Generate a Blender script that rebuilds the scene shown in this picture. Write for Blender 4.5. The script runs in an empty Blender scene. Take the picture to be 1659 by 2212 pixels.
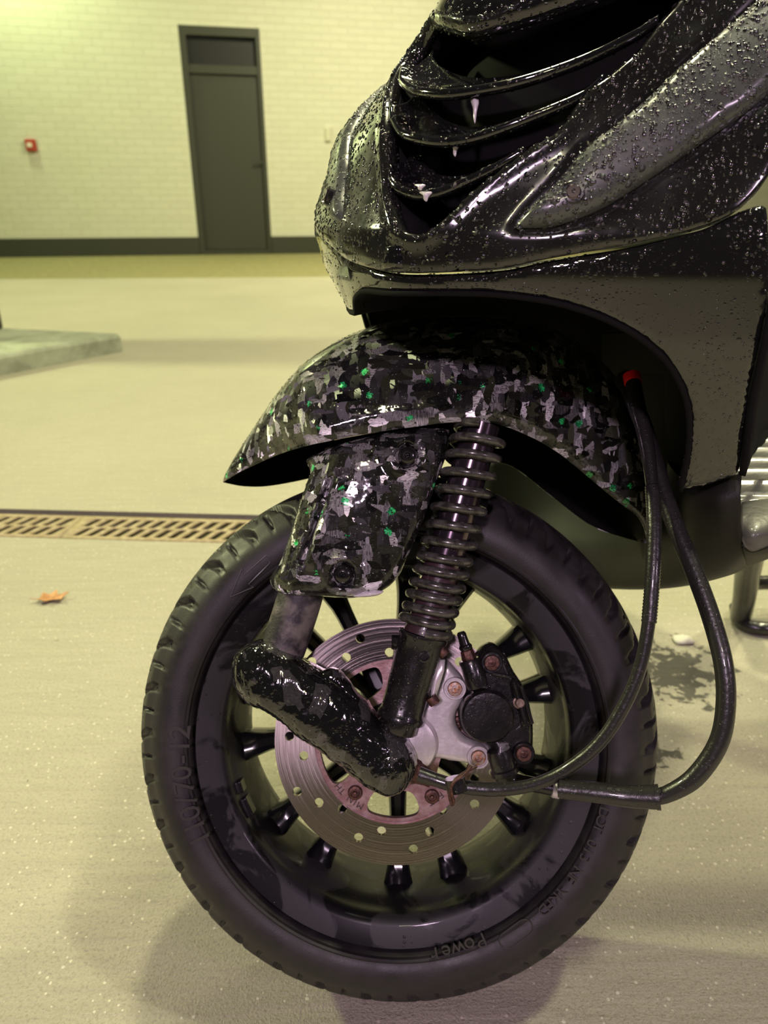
import bpy, bmesh, math, random
import numpy as np
from mathutils import Vector, Matrix
from mathutils.geometry import delaunay_2d_cdt
R = math.radians
random.seed(7)
SC = bpy.context.scene
COL = SC.collection

# ------------------------------------------------------------------ camera, world, lights
CAMH, TH, FPX = 0.633, R(23.3), 1534.0
cam = bpy.data.cameras.new('camera'); camo = bpy.data.objects.new('camera', cam); COL.objects.link(camo)
cam.sensor_fit = 'VERTICAL'; cam.sensor_height = 36.0; cam.sensor_width = 27.0
cam.lens = FPX / 2212 * 36.0
camo.location = (0, 0, CAMH); camo.rotation_euler = (R(90) - TH, 0, 0)
cam.clip_start = 0.02; cam.clip_end = 200
cam.dof.use_dof = True; cam.dof.focus_distance = 0.47; cam.dof.aperture_fstop = 9.0
SC.camera = camo
SC.view_settings.view_transform = 'Standard'; SC.view_settings.look = 'None'
SC.view_settings.gamma = 1.0; SC.view_settings.exposure = 0.0; SC.view_settings.use_curve_mapping = False

w = bpy.data.worlds.new('night'); SC.world = w; w.use_nodes = True
w.node_tree.nodes['Background'].inputs[0].default_value = (0.30, 0.28, 0.24, 1)
w.node_tree.nodes['Background'].inputs[1].default_value = 0.07

def area(name, loc, target, size, power, color, sy=None):
    l = bpy.data.lights.new(name, 'AREA'); l.energy = power; l.color = color
    l.shape = 'RECTANGLE'; l.size = size; l.size_y = sy or size
    o = bpy.data.objects.new(name, l); COL.objects.link(o); o.location = loc
    o.rotation_euler = (Vector(target) - Vector(loc)).to_track_quat('-Z', 'Y').to_euler()
    return o
GREEN = (0.95, 1.0, 0.52)
WARM = (1.0, 0.95, 0.58)
PINK = (1.0, 0.72, 0.98)
area('canopy_light_wall', (-4.6, 9.4, 4.4), (-4.2, 11.2, 0.6), 0.5, 95, (0.84, 1.0, 0.50))
area('canopy_light_yard', (1.0, 7.2, 4.6), (1.0, 8.2, 0), 1.6, 400, WARM)
area('canopy_light_left', (-6.2, 3.42, 3.9), (-0.4, 2.6, 0), 0.35, 420, GREEN)
area('canopy_light_right', (2.2, 2.6, 3.6), (0.9, 1.2, 0), 0.35, 110, WARM)
area('canopy_light_near', (-0.1, 1.7, 3.2), (0.1, 0.8, 0), 0.22, 58, WARM)
area('canopy_light_above', (1.5, 0.62, 4.3), (0.15, 0.5, 0.6), 0.22, 75, (1.0, 1.0, 0.66))
area('canopy_light_front', (-0.5, -3.6, 4.4), (-0.3, -2.6, 0), 0.22, 24, WARM)
area('front_light_pink', (-0.35, -1.6, 1.9), (0.05, 0.5, 0.3), 0.16, 31, PINK)  # pink light from the camera side, its source unseen
area('front_light_pink_right', (1.6, -0.9, 1.5), (0.05, 0.5, 0.35), 0.22, 7, PINK)  # weaker pink light from the right, its source unseen

# ------------------------------------------------------------------ geometry of the view (used to read sizes off the photo)
CAM = Vector((0, 0, CAMH))
def ray(px, py):
    xr = (px - 829.5) / FPX; yr = (1106 - py) / FPX
    return Vector((xr, math.cos(TH) + yr * math.sin(TH), -math.sin(TH) + yr * math.cos(TH)))
def ground_pt(px, py, z=0.0):
    d = ray(px, py); t = (z - CAMH) / d.z; return CAM + d * t
def at_t(px, py, t): return CAM + ray(px, py) * t
# wheel frame: origin disc centre, w axis is the axle pointing out
yaw, lean = -0.0411, 0.4506
WN = Vector((math.sin(yaw) * math.cos(lean), -math.cos(yaw) * math.cos(lean), math.sin(lean)))
WU = Vector((math.cos(yaw), math.sin(yaw), 0)); WV = WN.cross(WU)
WC = Vector((0.0092, 0.4535, CAMH - 0.3961))
MW = Matrix(((WU.x, WV.x, WN.x, WC.x), (WU.y, WV.y, WN.y, WC.y), (WU.z, WV.z, WN.z, WC.z), (0, 0, 0, 1)))
MWI = MW.inverted()
def uv(px, py, wv):
    d = ray(px, py); t = ((WC + WN * wv - CAM).dot(WN)) / d.dot(WN)
    p = MWI @ (CAM + d * t); return (p.x, p.y)
def uvs(pts, wv): return [uv(x, y, wv) for x, y in pts]
def uvw(px, py, wv): a = uv(px, py, wv); return Vector((a[0], a[1], wv))
# body frame
AL = R(38)
BF = Vector((-math.sin(AL), -math.cos(AL), 0)); BL = Vector((math.cos(AL), -math.sin(AL), 0))
BO = Vector((0.0092, 0.4535, 0))
ZA = [.40, .47, .53, .56, .596, .619, .641, .669, .695, .729, .746, .80]
FA = [-.06, -.03, -.010, -.003, .001, .000, -.012, -.024, -.039, -.061, -.070, -.105]
ZB = [.40, .54, .57, .585, .60, .61, .633, .65, .68, .70, .72, .735, .755, .80]
AB = [3.0, 2.7, 2.15, 1.93, 1.85, 1.76, 1.73, 1.78, 1.9, 2.2, 2.6, 3.1, 3.9, 4.6]
def bodyf(l, z):
    A = np.interp(z, ZA, FA); af = np.interp(z, ZB, AB)
    an = np.interp(z, [.4, .55, .65, .75], [1.35, 1.35, 1.35, 1.5])
    a = np.where(np.asarray(l) < 0, af, an)
    return A - a * ((np.asarray(l) ** 2 + 1e-5) ** .8)
def bodyP(l, z, off=0.0):
    f = float(bodyf(l, z)); p = BO + BF * f + BL * l + Vector((0, 0, z))
    if off:
        e = 1e-3
        dl = BL + BF * ((float(bodyf(l + e, z)) - float(bodyf(l - e, z))) / (2 * e))
        dz = Vector((0, 0, 1)) + BF * ((float(bodyf(l, z + .01)) - float(bodyf(l, z - .01))) / .02)
        n = dl.cross(dz).normalized()
        if n.dot(BF) < 0: n = -n
        p = p + n * off
    return p
def lz(px, py, off=0.0):
    d = ray(px, py); t = np.linspace(.2, 1.1, 3001)
    X = np.array(CAM)[None] + t[:, None] * np.array(d)[None]
    l = (X - np.array(BO)) @ np.array(BL); f = (X - np.array(BO)) @ np.array(BF)
    s = f - bodyf(l, X[:, 2]) - off
    neg = np.nonzero(s < 0)[0]
    i = neg[0] if len(neg) and neg[0] < 2000 else int(np.argmin(s[:2000]))
    return (float(l[i]), float(X[i, 2]))
def lzs(pts, off=0.0): return [lz(x, y, off) for x, y in pts]

# ------------------------------------------------------------------ object helpers
WMAT = {}
def finish(name, me, mat, parent=None, M=None, smooth=True):
    o = bpy.data.objects.new(name, me); COL.objects.link(o)
    M = M or Matrix.Identity(4)
    o.matrix_basis = M
    WMAT[o.name] = M
    if parent is not None:
        o.parent = parent; o.matrix_parent_inverse = WMAT[parent.name].inverted()
    if mat is not None: me.materials.append(mat)
    if smooth:
        for p in me.polygons: p.use_smooth = True
    return o
def mesh(name, verts, faces, mat, parent=None, M=None, smooth=True, angle=None):
    me = bpy.data.meshes.new(name); me.from_pydata([tuple(v) for v in verts], [], faces); me.update()
    bm = bmesh.new(); bm.from_mesh(me); bmesh.ops.recalc_face_normals(bm, faces=bm.faces)
    if angle:
        for e in bm.edges:
            if len(e.link_faces) == 2 and e.calc_face_angle(0) > R(angle): e.smooth = False
    bm.to_mesh(me); bm.free()
    return finish(name, me, mat, parent, M, smooth)
def thing(o, label, cat, group=None):
    o['label'] = label; o['category'] = cat
    if group: o['group'] = group
def struct(o): o['kind'] = 'structure'; return o
def catmull(pts, n=6, closed=False, sharp=()):
    pts = [Vector(p) for p in pts]; N = len(pts); out = []
    rng = range(N if closed else N - 1)
    for i in rng:
        p1, p2 = pts[i], pts[(i + 1) % N]
        p0 = pts[i - 1] if (closed or i > 0) else p1 * 2 - p2
        p3 = pts[(i + 2) % N] if (closed or i + 2 < N) else p2 * 2 - p1
        if i in sharp: p0 = p1 * 2 - p2
        if (i + 1) % N in sharp: p3 = p2 * 2 - p1
        # centripetal-ish: clamp tangents
        d = (p2 - p1).length
        m1 = (p2 - p0) * .5; m2 = (p3 - p1) * .5
        if m1.length > d: m1 = m1 * (d / m1.length)
        if m2.length > d: m2 = m2 * (d / m2.length)
        for k in range(n):
            t = k / n
            h00 = 2*t**3-3*t**2+1; h10 = t**3-2*t**2+t; h01 = -2*t**3+3*t**2; h11 = t**3-t**2
            out.append(p1*h00 + m1*h10 + p2*h01 + m2*h11)
    if not closed: out.append(pts[-1].copy())
    return out
def inside(P, poly):
    x, y = P[:, 0], P[:, 1]; c = np.zeros(len(P), bool); q = np.array([(a[0], a[1]) for a in poly])
    x2, y2 = np.roll(q[:, 0], -1), np.roll(q[:, 1], -1)
    for i in range(len(q)):
        xi, yi, xj, yj = q[i, 0], q[i, 1], x2[i], y2[i]
        if yi == yj: continue
        m = ((yi > y) != (yj > y)) & (x < (xj - xi) * (y - yi) / (yj - yi) + xi); c ^= m
    return c
def edist(P, poly, closed=True):
    q = np.array([(a[0], a[1]) for a in poly]); d = np.full(len(P), 9e9)
    for i in range(len(q) if closed else len(q) - 1):
        a = q[i]; b = q[(i + 1) % len(q)]; ab = b - a; L2 = (ab @ ab) or 1e-18
        t = np.clip(((P - a) @ ab) / L2, 0, 1); pr = a + t[:, None] * ab
        d = np.minimum(d, np.hypot(*(P - pr).T))
    return d
def tri2d(outline, step, holes=()):
    """filled outline -> (N,2) verts, faces, distance of each vertex to the border"""
    q = np.array([(a[0], a[1]) for a in outline])
    x0, y0 = q.min(0); x1, y1 = q.max(0)
    gx, gy = np.meshgrid(np.arange(x0, x1, step), np.arange(y0, y1, step * .866)); gx = gx + (np.arange(gx.shape[0]) % 2)[:, None] * step * .5
    G = np.stack([gx.ravel(), gy.ravel()], 1)
    G = G[inside(G, outline)]
    for h in holes: G = G[~inside(G, h)]
    d = edist(G, outline)
    for h in holes: d = np.minimum(d, edist(G, h))
    G = G[d > step * .35]
    vin = [Vector((a[0], a[1])) for a in outline]; edges = [(i, (i + 1) % len(outline)) for i in range(len(outline))]
    for h in holes:
        b = len(vin); vin += [Vector((a[0], a[1])) for a in h]; edges += [(b + i, b + (i + 1) % len(h)) for i in range(len(h))]
    vin += [Vector((float(a), float(b))) for a, b in G]
    V, E, Fc, *_ = delaunay_2d_cdt(vin, edges, [], 0, 1e-7)
    V = np.array([(a.x, a.y) for a in V])
    cen = np.array([V[list(f)].mean(0) for f in Fc]); ok = inside(cen, outline)
    for h in holes: ok &= ~inside(cen, h)
    faces = [tuple(f) for f, k in zip(Fc, ok) if k]
    used = sorted({i for f in faces for i in f}); mp = {a: b for b, a in enumerate(used)}
    V = V[used]; faces = [tuple(mp[i] for i in f) for f in faces]
    D = edist(V, outline)
    for h in holes: D = np.minimum(D, edist(V, h))
    return V, faces, D
def rnd(D, r): t = np.clip(D / r, 0, 1); return np.sqrt(np.maximum(0, 1 - (1 - t) ** 2))
def border(faces):
    cnt = {}
    for f in faces:
        for i in range(len(f)):
            a, b = f[i], f[(i + 1) % len(f)]; cnt[(a, b)] = 1
    return [(a, b) for (a, b) in cnt if (b, a) not in cnt]
def slab(name, outline, mat, parent, w0=0.0, front=.01, back=.01, r=.004, rb=None, step=.004, holes=(), M=MW, fn=None, angle=None):
    """solid cast part: outline in (u,v), domed front and back faces; fn(V) bends the plane"""
    V, F_, D = tri2d(outline, step, holes)
    h = rnd(D, r) if r > .001 else np.ones(len(V)); hb = rnd(D, rb or r) if r > .001 else np.ones(len(V))
    base = np.full(len(V), w0) + (fn(V) if fn else 0)
    top = [(V[i, 0], V[i, 1], base[i] + front * h[i]) for i in range(len(V))]
    bot = [(V[i, 0], V[i, 1], base[i] - back * (.35 + .65 * hb[i])) for i in range(len(V))]
    n = len(V); faces = list(F_) + [tuple(n + i for i in reversed(f)) for f in F_]
    for a, b in border(F_): faces.append((b, a, n + a, n + b))
    return mesh(name, top + bot, faces, mat, parent, M, angle=angle)
def patch(name, outline, mat, parent, off=0.0, thick=.004, r=.006, depth=.006, step=.005, holes=(), dome=0.0, domer=.03, hf=None):
    """body panel lying on the body surface; rounded edges, real thickness"""
    V, F_, D = tri2d(outline, step, holes)
    e = depth * (1 - rnd(D, r)); dm = dome * rnd(D, domer)
    ex = hf(V, D) if hf else np.zeros(len(V))
    top = [bodyP(V[i, 0], V[i, 1], off - e[i] + dm[i] + ex[i]) for i in range(len(V))]
    bot = [bodyP(V[i, 0], V[i, 1], off - depth - thick) for i in range(len(V))]
    n = len(V); faces = list(F_) + [tuple(n + i for i in reversed(f)) for f in F_]
    for a, b in border(F_): faces.append((b, a, n + a, n + b))
    return mesh(name, top + bot, faces, mat, parent)
def revolve(name, prof, mat, parent, M=MW, n=192, closed=True, disp=None, c=(0, 0), angle=35):
    V = []; m = len(prof)
    for i in range(n):
        a = 2 * math.pi * i / n; ca, sa = math.cos(a), math.sin(a)
        for (wv, r) in prof: V.append((c[0] + r * ca, c[1] + r * sa, wv))
    Fs = []
    for i in range(n):
        j = (i + 1) % n
        for k in range(m if closed else m - 1):
            k2 = (k + 1) % m
            Fs.append((i*m+k, j*m+k, j*m+k2, i*m+k2))
    return mesh(name, V, Fs, mat, parent, M, angle=angle)
def tube(name, pts, rad, mat, parent, M=None, n=16, cap=True, rings=None, smooth_n=8, angle=None):
    """tube along a smooth curve; rad float or list matched to pts"""
    P = catmull(pts, smooth_n) if smooth_n > 1 else [Vector(p) for p in pts]
    if isinstance(rad, (int, float)): rr = [rad] * len(P)
    else:
        rr = []
        for i in range(len(P)):
            t = i / max(1, smooth_n); k = min(int(t), len(rad) - 1); k2 = min(k + 1, len(rad) - 1); rr.append(rad[k] + (rad[k2] - rad[k]) * (t - int(t)))
    V = []; Fs = []; T0 = (P[1] - P[0]).normalized()
    up = Vector((0, 0, 1)) if abs(T0.z) < .9 else Vector((1, 0, 0)); X = T0.cross(up).normalized()
    for i, p in enumerate(P):
        T = (P[min(i+1, len(P)-1)] - P[max(i-1, 0)]).normalized()
        X = (X - T * X.dot(T)).normalized(); Y = T.cross(X)
        for k in range(n):
            a = 2*math.pi*k/n; V.append(p + (X*math.cos(a) + Y*math.sin(a)) * rr[i])
    for i in range(len(P)-1):
        for k in range(n): Fs.append((i*n+k, i*n+(k+1) % n, (i+1)*n+(k+1) % n, (i+1)*n+k))
    if cap: Fs.append(tuple(range(n-1, -1, -1))); Fs.append(tuple((len(P)-1)*n+k for k in range(n)))
    return mesh(name, V, Fs, mat, parent, M, angle=angle or 50)
def lathe(name, p0, axis, prof, mat, parent, M=None, n=32, angle=35):
    """prof = [(distance along the axis, radius)]"""
    axis = Vector(axis).normalized(); up = Vector((0, 0, 1)) if abs(axis.z) < .9 else Vector((1, 0, 0))
    X = axis.cross(up).normalized(); Y = axis.cross(X); p0 = Vector(p0); V = []; Fs = []
    for (d, r) in prof:
        for k in range(n):
            a = 2*math.pi*k/n; V.append(p0 + axis*d + (X*math.cos(a)+Y*math.sin(a))*max(r, 1e-5))
    for i in range(len(prof)-1):
        for k in range(n): Fs.append((i*n+k, i*n+(k+1) % n, (i+1)*n+(k+1) % n, (i+1)*n+k))
    Fs.append(tuple(range(n-1, -1, -1))); Fs.append(tuple((len(prof)-1)*n+k for k in range(n)))
    return mesh(name, V, Fs, mat, parent, M, angle=angle)
def box(name, c, s, mat, parent=None, M=None, bev=0.0):
    bm = bmesh.new(); bmesh.ops.create_cube(bm, size=1, matrix=Matrix.Translation(c) @ Matrix.Diagonal((s[0], s[1], s[2], 1)))
    if bev: bmesh.ops.bevel(bm, geom=bm.edges[:], offset=bev, segments=3, affect='EDGES', profile=.5)
    me = bpy.data.meshes.new(name); bm.to_mesh(me); bm.free()
    o = finish(name, me, mat, parent, M, smooth=False); return o
def circ(c, r, n=24, a0=0): return [(c[0]+r*math.cos(a0+2*math.pi*k/n), c[1]+r*math.sin(a0+2*math.pi*k/n)) for k in range(n)]

# ------------------------------------------------------------------ materials
class NT:
    def __init__(s, name):
        s.m = bpy.data.materials.new(name); s.m.use_nodes = True; s.t = s.m.node_tree
        s.b = s.t.nodes['Principled BSDF']; s.tc = s.n('ShaderNodeTexCoord'); s.obj = s.tc.outputs['Object']
    def n(s, typ, **kw):
        nd = s.t.nodes.new(typ)
        for k, v in kw.items(): setattr(nd, k, v)
        return nd
    def l(s, a, b): s.t.links.new(a, b)
    def set(s, nd, **kw):
        for k, v in kw.items():
            k = k.replace('_', ' ')
            i = nd.inputs[k]
            if hasattr(v, 'is_linked') or isinstance(v, bpy.types.NodeSocket): s.l(v, i)
            else: i.default_value = v
        return nd
    def mapping(s, scale=(1, 1, 1), rot=(0, 0, 0), src=None):
        m = s.n('ShaderNodeMapping'); m.inputs['Scale'].default_value = scale; m.inputs['Rotation'].default_value = rot
        s.l(src or s.obj, m.inputs['Vector']); return m.outputs[0]
    def noise(s, scale, detail=3, rough=.5, src=None, dist=0):
        nd = s.n('ShaderNodeTexNoise'); nd.inputs['Scale'].default_value = scale; nd.inputs['Detail'].default_value = detail
        nd.inputs['Roughness'].default_value = rough; nd.inputs['Distortion'].default_value = dist; s.l(src or s.obj, nd.inputs['Vector']); return nd.outputs[0]
    def vor(s, scale, src=None, feature='F1', metric='EUCLIDEAN', rnd=1.0):
        nd = s.n('ShaderNodeTexVoronoi', feature=feature, distance=metric); nd.inputs['Scale'].default_value = scale
        nd.inputs['Randomness'].default_value = rnd; s.l(src or s.obj, nd.inputs['Vector']); return nd
    def ramp(s, fac, stops):
        r = s.n('ShaderNodeValToRGB'); e = r.color_ramp.elements
        while len(e) < len(stops): e.new(.5)
        for i, (p, c) in enumerate(stops):
            e[i].position = p; e[i].color = c if len(c) == 4 else (*c, 1)
        s.l(fac, r.inputs[0]); return r.outputs[0]
    def math(s, op, a, b=None, c=None, clamp=False):
        m = s.n('ShaderNodeMath', operation=op); m.use_clamp = clamp
        for i, v in enumerate((a, b, c)):
            if v is None: continue
            if isinstance(v, (int, float)): m.inputs[i].default_value = v
            else: s.l(v, m.inputs[i])
        return m.outputs[0]
    def mix(s, f, a, b):
        m = s.n('ShaderNodeMix', data_type='RGBA')
        for i, v in ((0, f), (6, a), (7, b)):
            if isinstance(v, (int, float)): m.inputs[i].default_value = v
            elif isinstance(v, tuple): m.inputs[i].default_value = v if len(v) == 4 else (*v, 1)
            else: s.l(v, m.inputs[i])
        return m.outputs[2]
    def bump(s, h, strength=.3, dist=.001, normal=None):
        b = s.n('ShaderNodeBump'); b.inputs['Strength'].default_value = strength; b.inputs['Distance'].default_value = dist
        s.l(h, b.inputs['Height'])
        if normal: s.l(normal, b.inputs['Normal'])
        return b.outputs[0]
    def drops(s, scale=260, cover=.5, size=.32, lo=.35, hi=.6):
        """height of water droplets"""
        v = s.vor(scale); d = v.outputs['Distance']
        sep = s.n('ShaderNodeSeparateColor'); s.l(v.outputs['Color'], sep.inputs[0])
        rad = s.math('MULTIPLY', sep.outputs[0], size)
        q = s.math('DIVIDE', d, s.math('ADD', rad, .02)); q = s.math('MULTIPLY', q, q)
        h = s.math('SQRT', s.math('SUBTRACT', 1.0, q, clamp=True))
        keep = s.math('LESS_THAN', sep.outputs[1], cover)
        n = s.ramp(s.noise(14, 3), [(lo, (0, 0, 0)), (hi, (1, 1, 1))])
        h = s.math('MULTIPLY', s.math('MULTIPLY', h, keep), n)
        return s.math('MULTIPLY', h, rad)
    def out(s, **kw):
        names = dict(color='Base Color', rough='Roughness', metal='Metallic', normal='Normal', coat='Coat Weight', coatr='Coat Roughness', spec='Specular IOR Level', coatn='Coat Normal', aniso='Anisotropic', tangent='Tangent', ior='IOR', trans='Transmission Weight')
        for k, v in kw.items():
            i = s.b.inputs[names[k]]
            if isinstance(v, tuple): i.default_value = v if len(v) == 4 else (*v, 1)
            elif isinstance(v, (int, float)): i.default_value = v
            else: s.l(v, i)
        return s.m
def simple(name, color, rough=.5, metal=0, spec=.5, bs=0, bscale=200, coat=0):
    t = NT(name); kw = dict(color=color, rough=rough, metal=metal, spec=spec, coat=coat)
    if bs: kw['normal'] = t.bump(t.noise(bscale, 4), bs, .001)
    return t.out(**kw)

def wet_gloss(name, base=(.006, .006, .0065), mist=.5, big=150, small=420, dew=.5, rough=.07, lo=.35, hi=.6, coat=1.0):
    t = NT(name)
    d1 = t.drops(big, .35, .42, lo, hi); d2 = t.drops(small, .85, .45, lo - .1, hi - .1)
    h = t.math('ADD', t.math('MULTIPLY', d1, 2.4), d2)
    haze = t.ramp(t.noise(22, 5, .6), [(.38, (0, 0, 0)), (.7, (1, 1, 1))])
    rg = t.math('ADD', t.math('MULTIPLY', haze, mist * .35), rough)
    nrm = t.bump(h, 1.0, dew * .0055)
    return t.out(color=base, rough=rg, normal=nrm, coat=coat, coatr=.03 + mist*.08, coatn=nrm, spec=.5)
M_fair = wet_gloss('wet_black_paint', base=(.010, .010, .009), mist=.60, dew=1.0, rough=.08, lo=.20, hi=.42, small=430, big=210, coat=.8)
M_low = wet_gloss('black_paint_streaked', base=(.008, .008, .0075), mist=.12, dew=.25, lo=.5, hi=.75, rough=.05)
M_louv = wet_gloss('wet_gloss_plastic', mist=.15, dew=.35, rough=.05, lo=.42, hi=.7)
M_trim = wet_gloss('smoked_lens_plastic', base=(.060, .066, .058), mist=.9, dew=.8, rough=.24, coat=.35, small=430, lo=.3, hi=.5)
M_dark = simple('matte_black_liner', (.004, .004, .004), .85, spec=.15)
M_belly = simple('grained_grey_plastic', (.015, .0145, .012), .55, spec=.25, bs=.25, bscale=900)
def board():
    t = NT('footboard_rubber'); sx = t.n('ShaderNodeSeparateXYZ'); t.l(t.obj, sx.inputs[0])
    n = t.ramp(t.noise(60, 4), [(.3, (.07, .07, .058)), (.7, (.12, .12, .10))])
    return t.out(color=n, rough=.42, normal=t.bump(t.noise(150, 3), .3, .002), coat=.25)
M_board = board()

def carbon():
    t = NT('forged_carbon')
    wob = t.n('ShaderNodeVectorMath', operation='MULTIPLY_ADD')
    nz = t.n('ShaderNodeTexNoise'); nz.inputs['Scale'].default_value = 60; t.l(t.obj, nz.inputs['Vector'])
    t.l(nz.outputs['Color'], wob.inputs[0]); wob.inputs[1].default_value = (.0035, .0035, .0035); t.l(t.obj, wob.inputs[2])
    src = wob.outputs[0]
    cells = []
    for sc, rot, st in ((150, (.2, .1, .62), (1.1, .42, 1)), (165, (.6, .2, -1.05), (.42, 1.1, .9))):
        v = t.vor(sc, t.mapping(st, rot, src), metric='MANHATTAN'); cells.append(v)
    s1 = t.n('ShaderNodeSeparateColor'); t.l(cells[0].outputs['Color'], s1.inputs[0])
    s2 = t.n('ShaderNodeSeparateColor'); t.l(cells[1].outputs['Color'], s2.inputs[0])
    pick = t.math('GREATER_THAN', s2.outputs[0], .58)
    col = t.mix(pick, cells[0].outputs['Color'], cells[1].outputs['Color'])
    sc = t.n('ShaderNodeSeparateColor'); t.l(col, sc.inputs[0])
    # thin fibre streaks, direction switches from chip to chip
    f1 = t.noise(1, 2, .7, t.mapping((160, 1500, 1500), (0, 0, .6), src)); f2 = t.noise(1, 2, .7, t.mapping((1500, 160, 1500), (0, 0, .5), src))
    fib = t.ramp(t.mix(t.math('GREATER_THAN', sc.outputs[1], .5), f1, f2), [(.38, (.12, .12, .12)), (.6, (1, 1, 1))])
    bright = t.ramp(sc.outputs[2], [(0, (0, 0, 0)), (.56, (.008, .008, .008)), (.68, (.06, .06, .06)), (.80, (.45, .45, .45)), (1, (2.4, 2.4, 2.4))])
    br = t.math('MULTIPLY', bright, t.math('ADD', t.math('MULTIPLY', fib, 1.25), .05))
    br = t.math('MULTIPLY', br, t.ramp(t.noise(16, 3), [(.36, (.15, .15, .15)), (.58, (1.25, 1.25, 1.25))]))
    basec = t.mix(br, (.006, .006, .006), (.80, .78, .76))
    # green glitter flecks
    g = t.vor(62, src); gs = t.n('ShaderNodeSeparateColor'); t.l(g.outputs['Color'], gs.inputs[0])
    gn = t.noise(700, 2, .6)
    gd = t.math('ADD', g.outputs['Distance'], t.math('MULTIPLY', t.math('SUBTRACT', gn, .5), .42))
    gm = t.math('MULTIPLY', t.math('LESS_THAN', gd, .17), t.math('GREATER_THAN', gs.outputs[0], .35))
    gcol = t.ramp(t.noise(1400, 2), [(.38, (.0, .16, .03)), (.48, (.0, .75, .16)), (.6, (.15, 1.0, .4))])
    color = t.mix(gm, basec, gcol)
    # per chip tilt of the normal
    geo = t.n('ShaderNodeNewGeometry')
    sub = t.n('ShaderNodeVectorMath', operation='SUBTRACT'); t.l(col, sub.inputs[0]); sub.inputs[1].default_value = (.5, .5, .5)
    ma = t.n('ShaderNodeVectorMath', operation='MULTIPLY_ADD'); t.l(sub.outputs[0], ma.inputs[0]); ma.inputs[1].default_value = (1.8, 1.8, 1.8); t.l(geo.outputs['Normal'], ma.inputs[2])
    nn = t.n('ShaderNodeVectorMath', operation='NORMALIZE'); t.l(ma.outputs[0], nn.inputs[0])
    dr = t.math('ADD', t.drops(420, .8, .45, .40, .55), t.math('MULTIPLY', t.noise(45, 3), .35))
    cn = t.bump(dr, 1.0, .0016)
    metal = t.math('MULTIPLY', br, .5, clamp=True)
    metal = t.math('MAXIMUM', metal, t.math('MULTIPLY', gm, .3))
    return t.out(color=color, rough=.42, metal=metal, normal=nn.outputs[0], coat=1.0, coatr=.04, coatn=cn)
M_carb = carbon()
def wrap():
    t = NT('crumpled_carbon_wrap')
    src = t.mapping((1, .6, 1), (0, 0, .7))
    h = t.math('ADD', t.noise(27, 3, .5, src, 1.0), t.math('MULTIPLY', t.noise(120, 3), .10))
    v = t.vor(70, src, metric='MANHATTAN'); sv = t.n('ShaderNodeSeparateColor'); t.l(v.outputs['Color'], sv.inputs[0])
    br = t.math('MULTIPLY', t.math('GREATER_THAN', sv.outputs[0], .7), .22)
    c = t.mix(t.math('MULTIPLY', br, t.noise(600, 2)), (.008, .008, .008), (.35, .34, .33))
    dr = t.drops(330, .7, .45, .4, .55)
    nr = t.bump(t.math('ADD', h, t.math('MULTIPLY', dr, .15)), .9, .008)
    return t.out(color=c, rough=.12, normal=nr, coat=1, coatr=.03, coatn=nr, metal=.1)
M_wrap = wrap()
def tyre_mat():
    t = NT('tyre_rubber'); n = t.noise(55, 5, .6)
    c = t.ramp(n, [(.35, (.0135, .0115, .0125)), (.65, (.022, .0185, .020))])
    return t.out(color=c, rough=t.ramp(n, [(.3, (.42, .42, .42)), (.7, (.62, .62, .62))]), spec=.5, normal=t.bump(t.noise(900, 3), .12, .001))
M_tyre = tyre_mat()
def rim_mat():
    t = NT('scuffed_black_rim')
    n = t.ramp(t.noise(17, 4, .55, dist=1.0), [(.47, (0, 0, 0)), (.52, (1, 1, 1))])
    c = t.mix(n, (.010, .0095, .0105), (.030, .028, .031))
    sc = t.noise(1, 2, .6, t.mapping((60, 900, 900), (0, 0, .8)))
    scr = t.ramp(sc, [(.70, (0, 0, 0)), (.76, (1, 1, 1))])
    c = t.mix(t.math('MULTIPLY', scr, .35), c, (.16, .15, .16))
    rg = t.math('ADD', t.math('MULTIPLY', n, .2), .26)
    return t.out(color=c, rough=rg, metal=0, spec=.25, coat=.08, normal=t.bump(t.drops(300, .25, .4, .5, .6), 1, .003))
M_rim = rim_mat()
M_spoke = simple('gloss_black_spoke', (.006, .006, .007), .22, coat=.3)
def disc_mat():
    t = NT('brushed_disc')
    tan = t.n('ShaderNodeTangent', direction_type='RADIAL', axis='Z')
    sx = t.n('ShaderNodeSeparateXYZ'); t.l(t.obj, sx.inputs[0])
    rr = t.math('SQRT', t.math('ADD', t.math('MULTIPLY', sx.outputs[0], sx.outputs[0]), t.math('MULTIPLY', sx.outputs[1], sx.outputs[1])))
    cx = t.n('ShaderNodeCombineXYZ'); t.l(rr, cx.inputs[0])
    g = t.noise(1500, 3, .7, cx.outputs[0]); g2 = t.noise(40, 3)
    c = t.ramp(g, [(.3, (.34, .30, .28)), (.7, (.58, .54, .51))])
    c = t.mix(t.math('MULTIPLY', g2, .5), c, (.30, .22, .20))
    return t.out(color=c, metal=1, rough=.27, aniso=.9, tangent=tan.outputs[0], normal=t.bump(g, .25, .0004))
M_disc = disc_mat()
def rusty(name, a, b, sc=160, metal=.6, rough=.45):
    t = NT(name); n = t.noise(sc, 5, .65)
    return t.out(color=t.ramp(n, [(.40, a), (.62, b)]), metal=metal, rough=rough, normal=t.bump(n, .4, .001))
M_carrier = rusty('rust_pink_steel', (.30, .17, .16), (.42, .30, .29), 120)
M_rust = rusty('rusty_bolt', (.055, .028, .024), (.16, .075, .055), 420, .6)
M_rustb = rusty('orange_rust_bolt', (.42, .36, .33), (.40, .16, .05), 420, .6, .4)
M_alu = rusty('dull_silver_alloy', (.60, .56, .57), (.70, .66, .66), 90, .45, .36)
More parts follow.
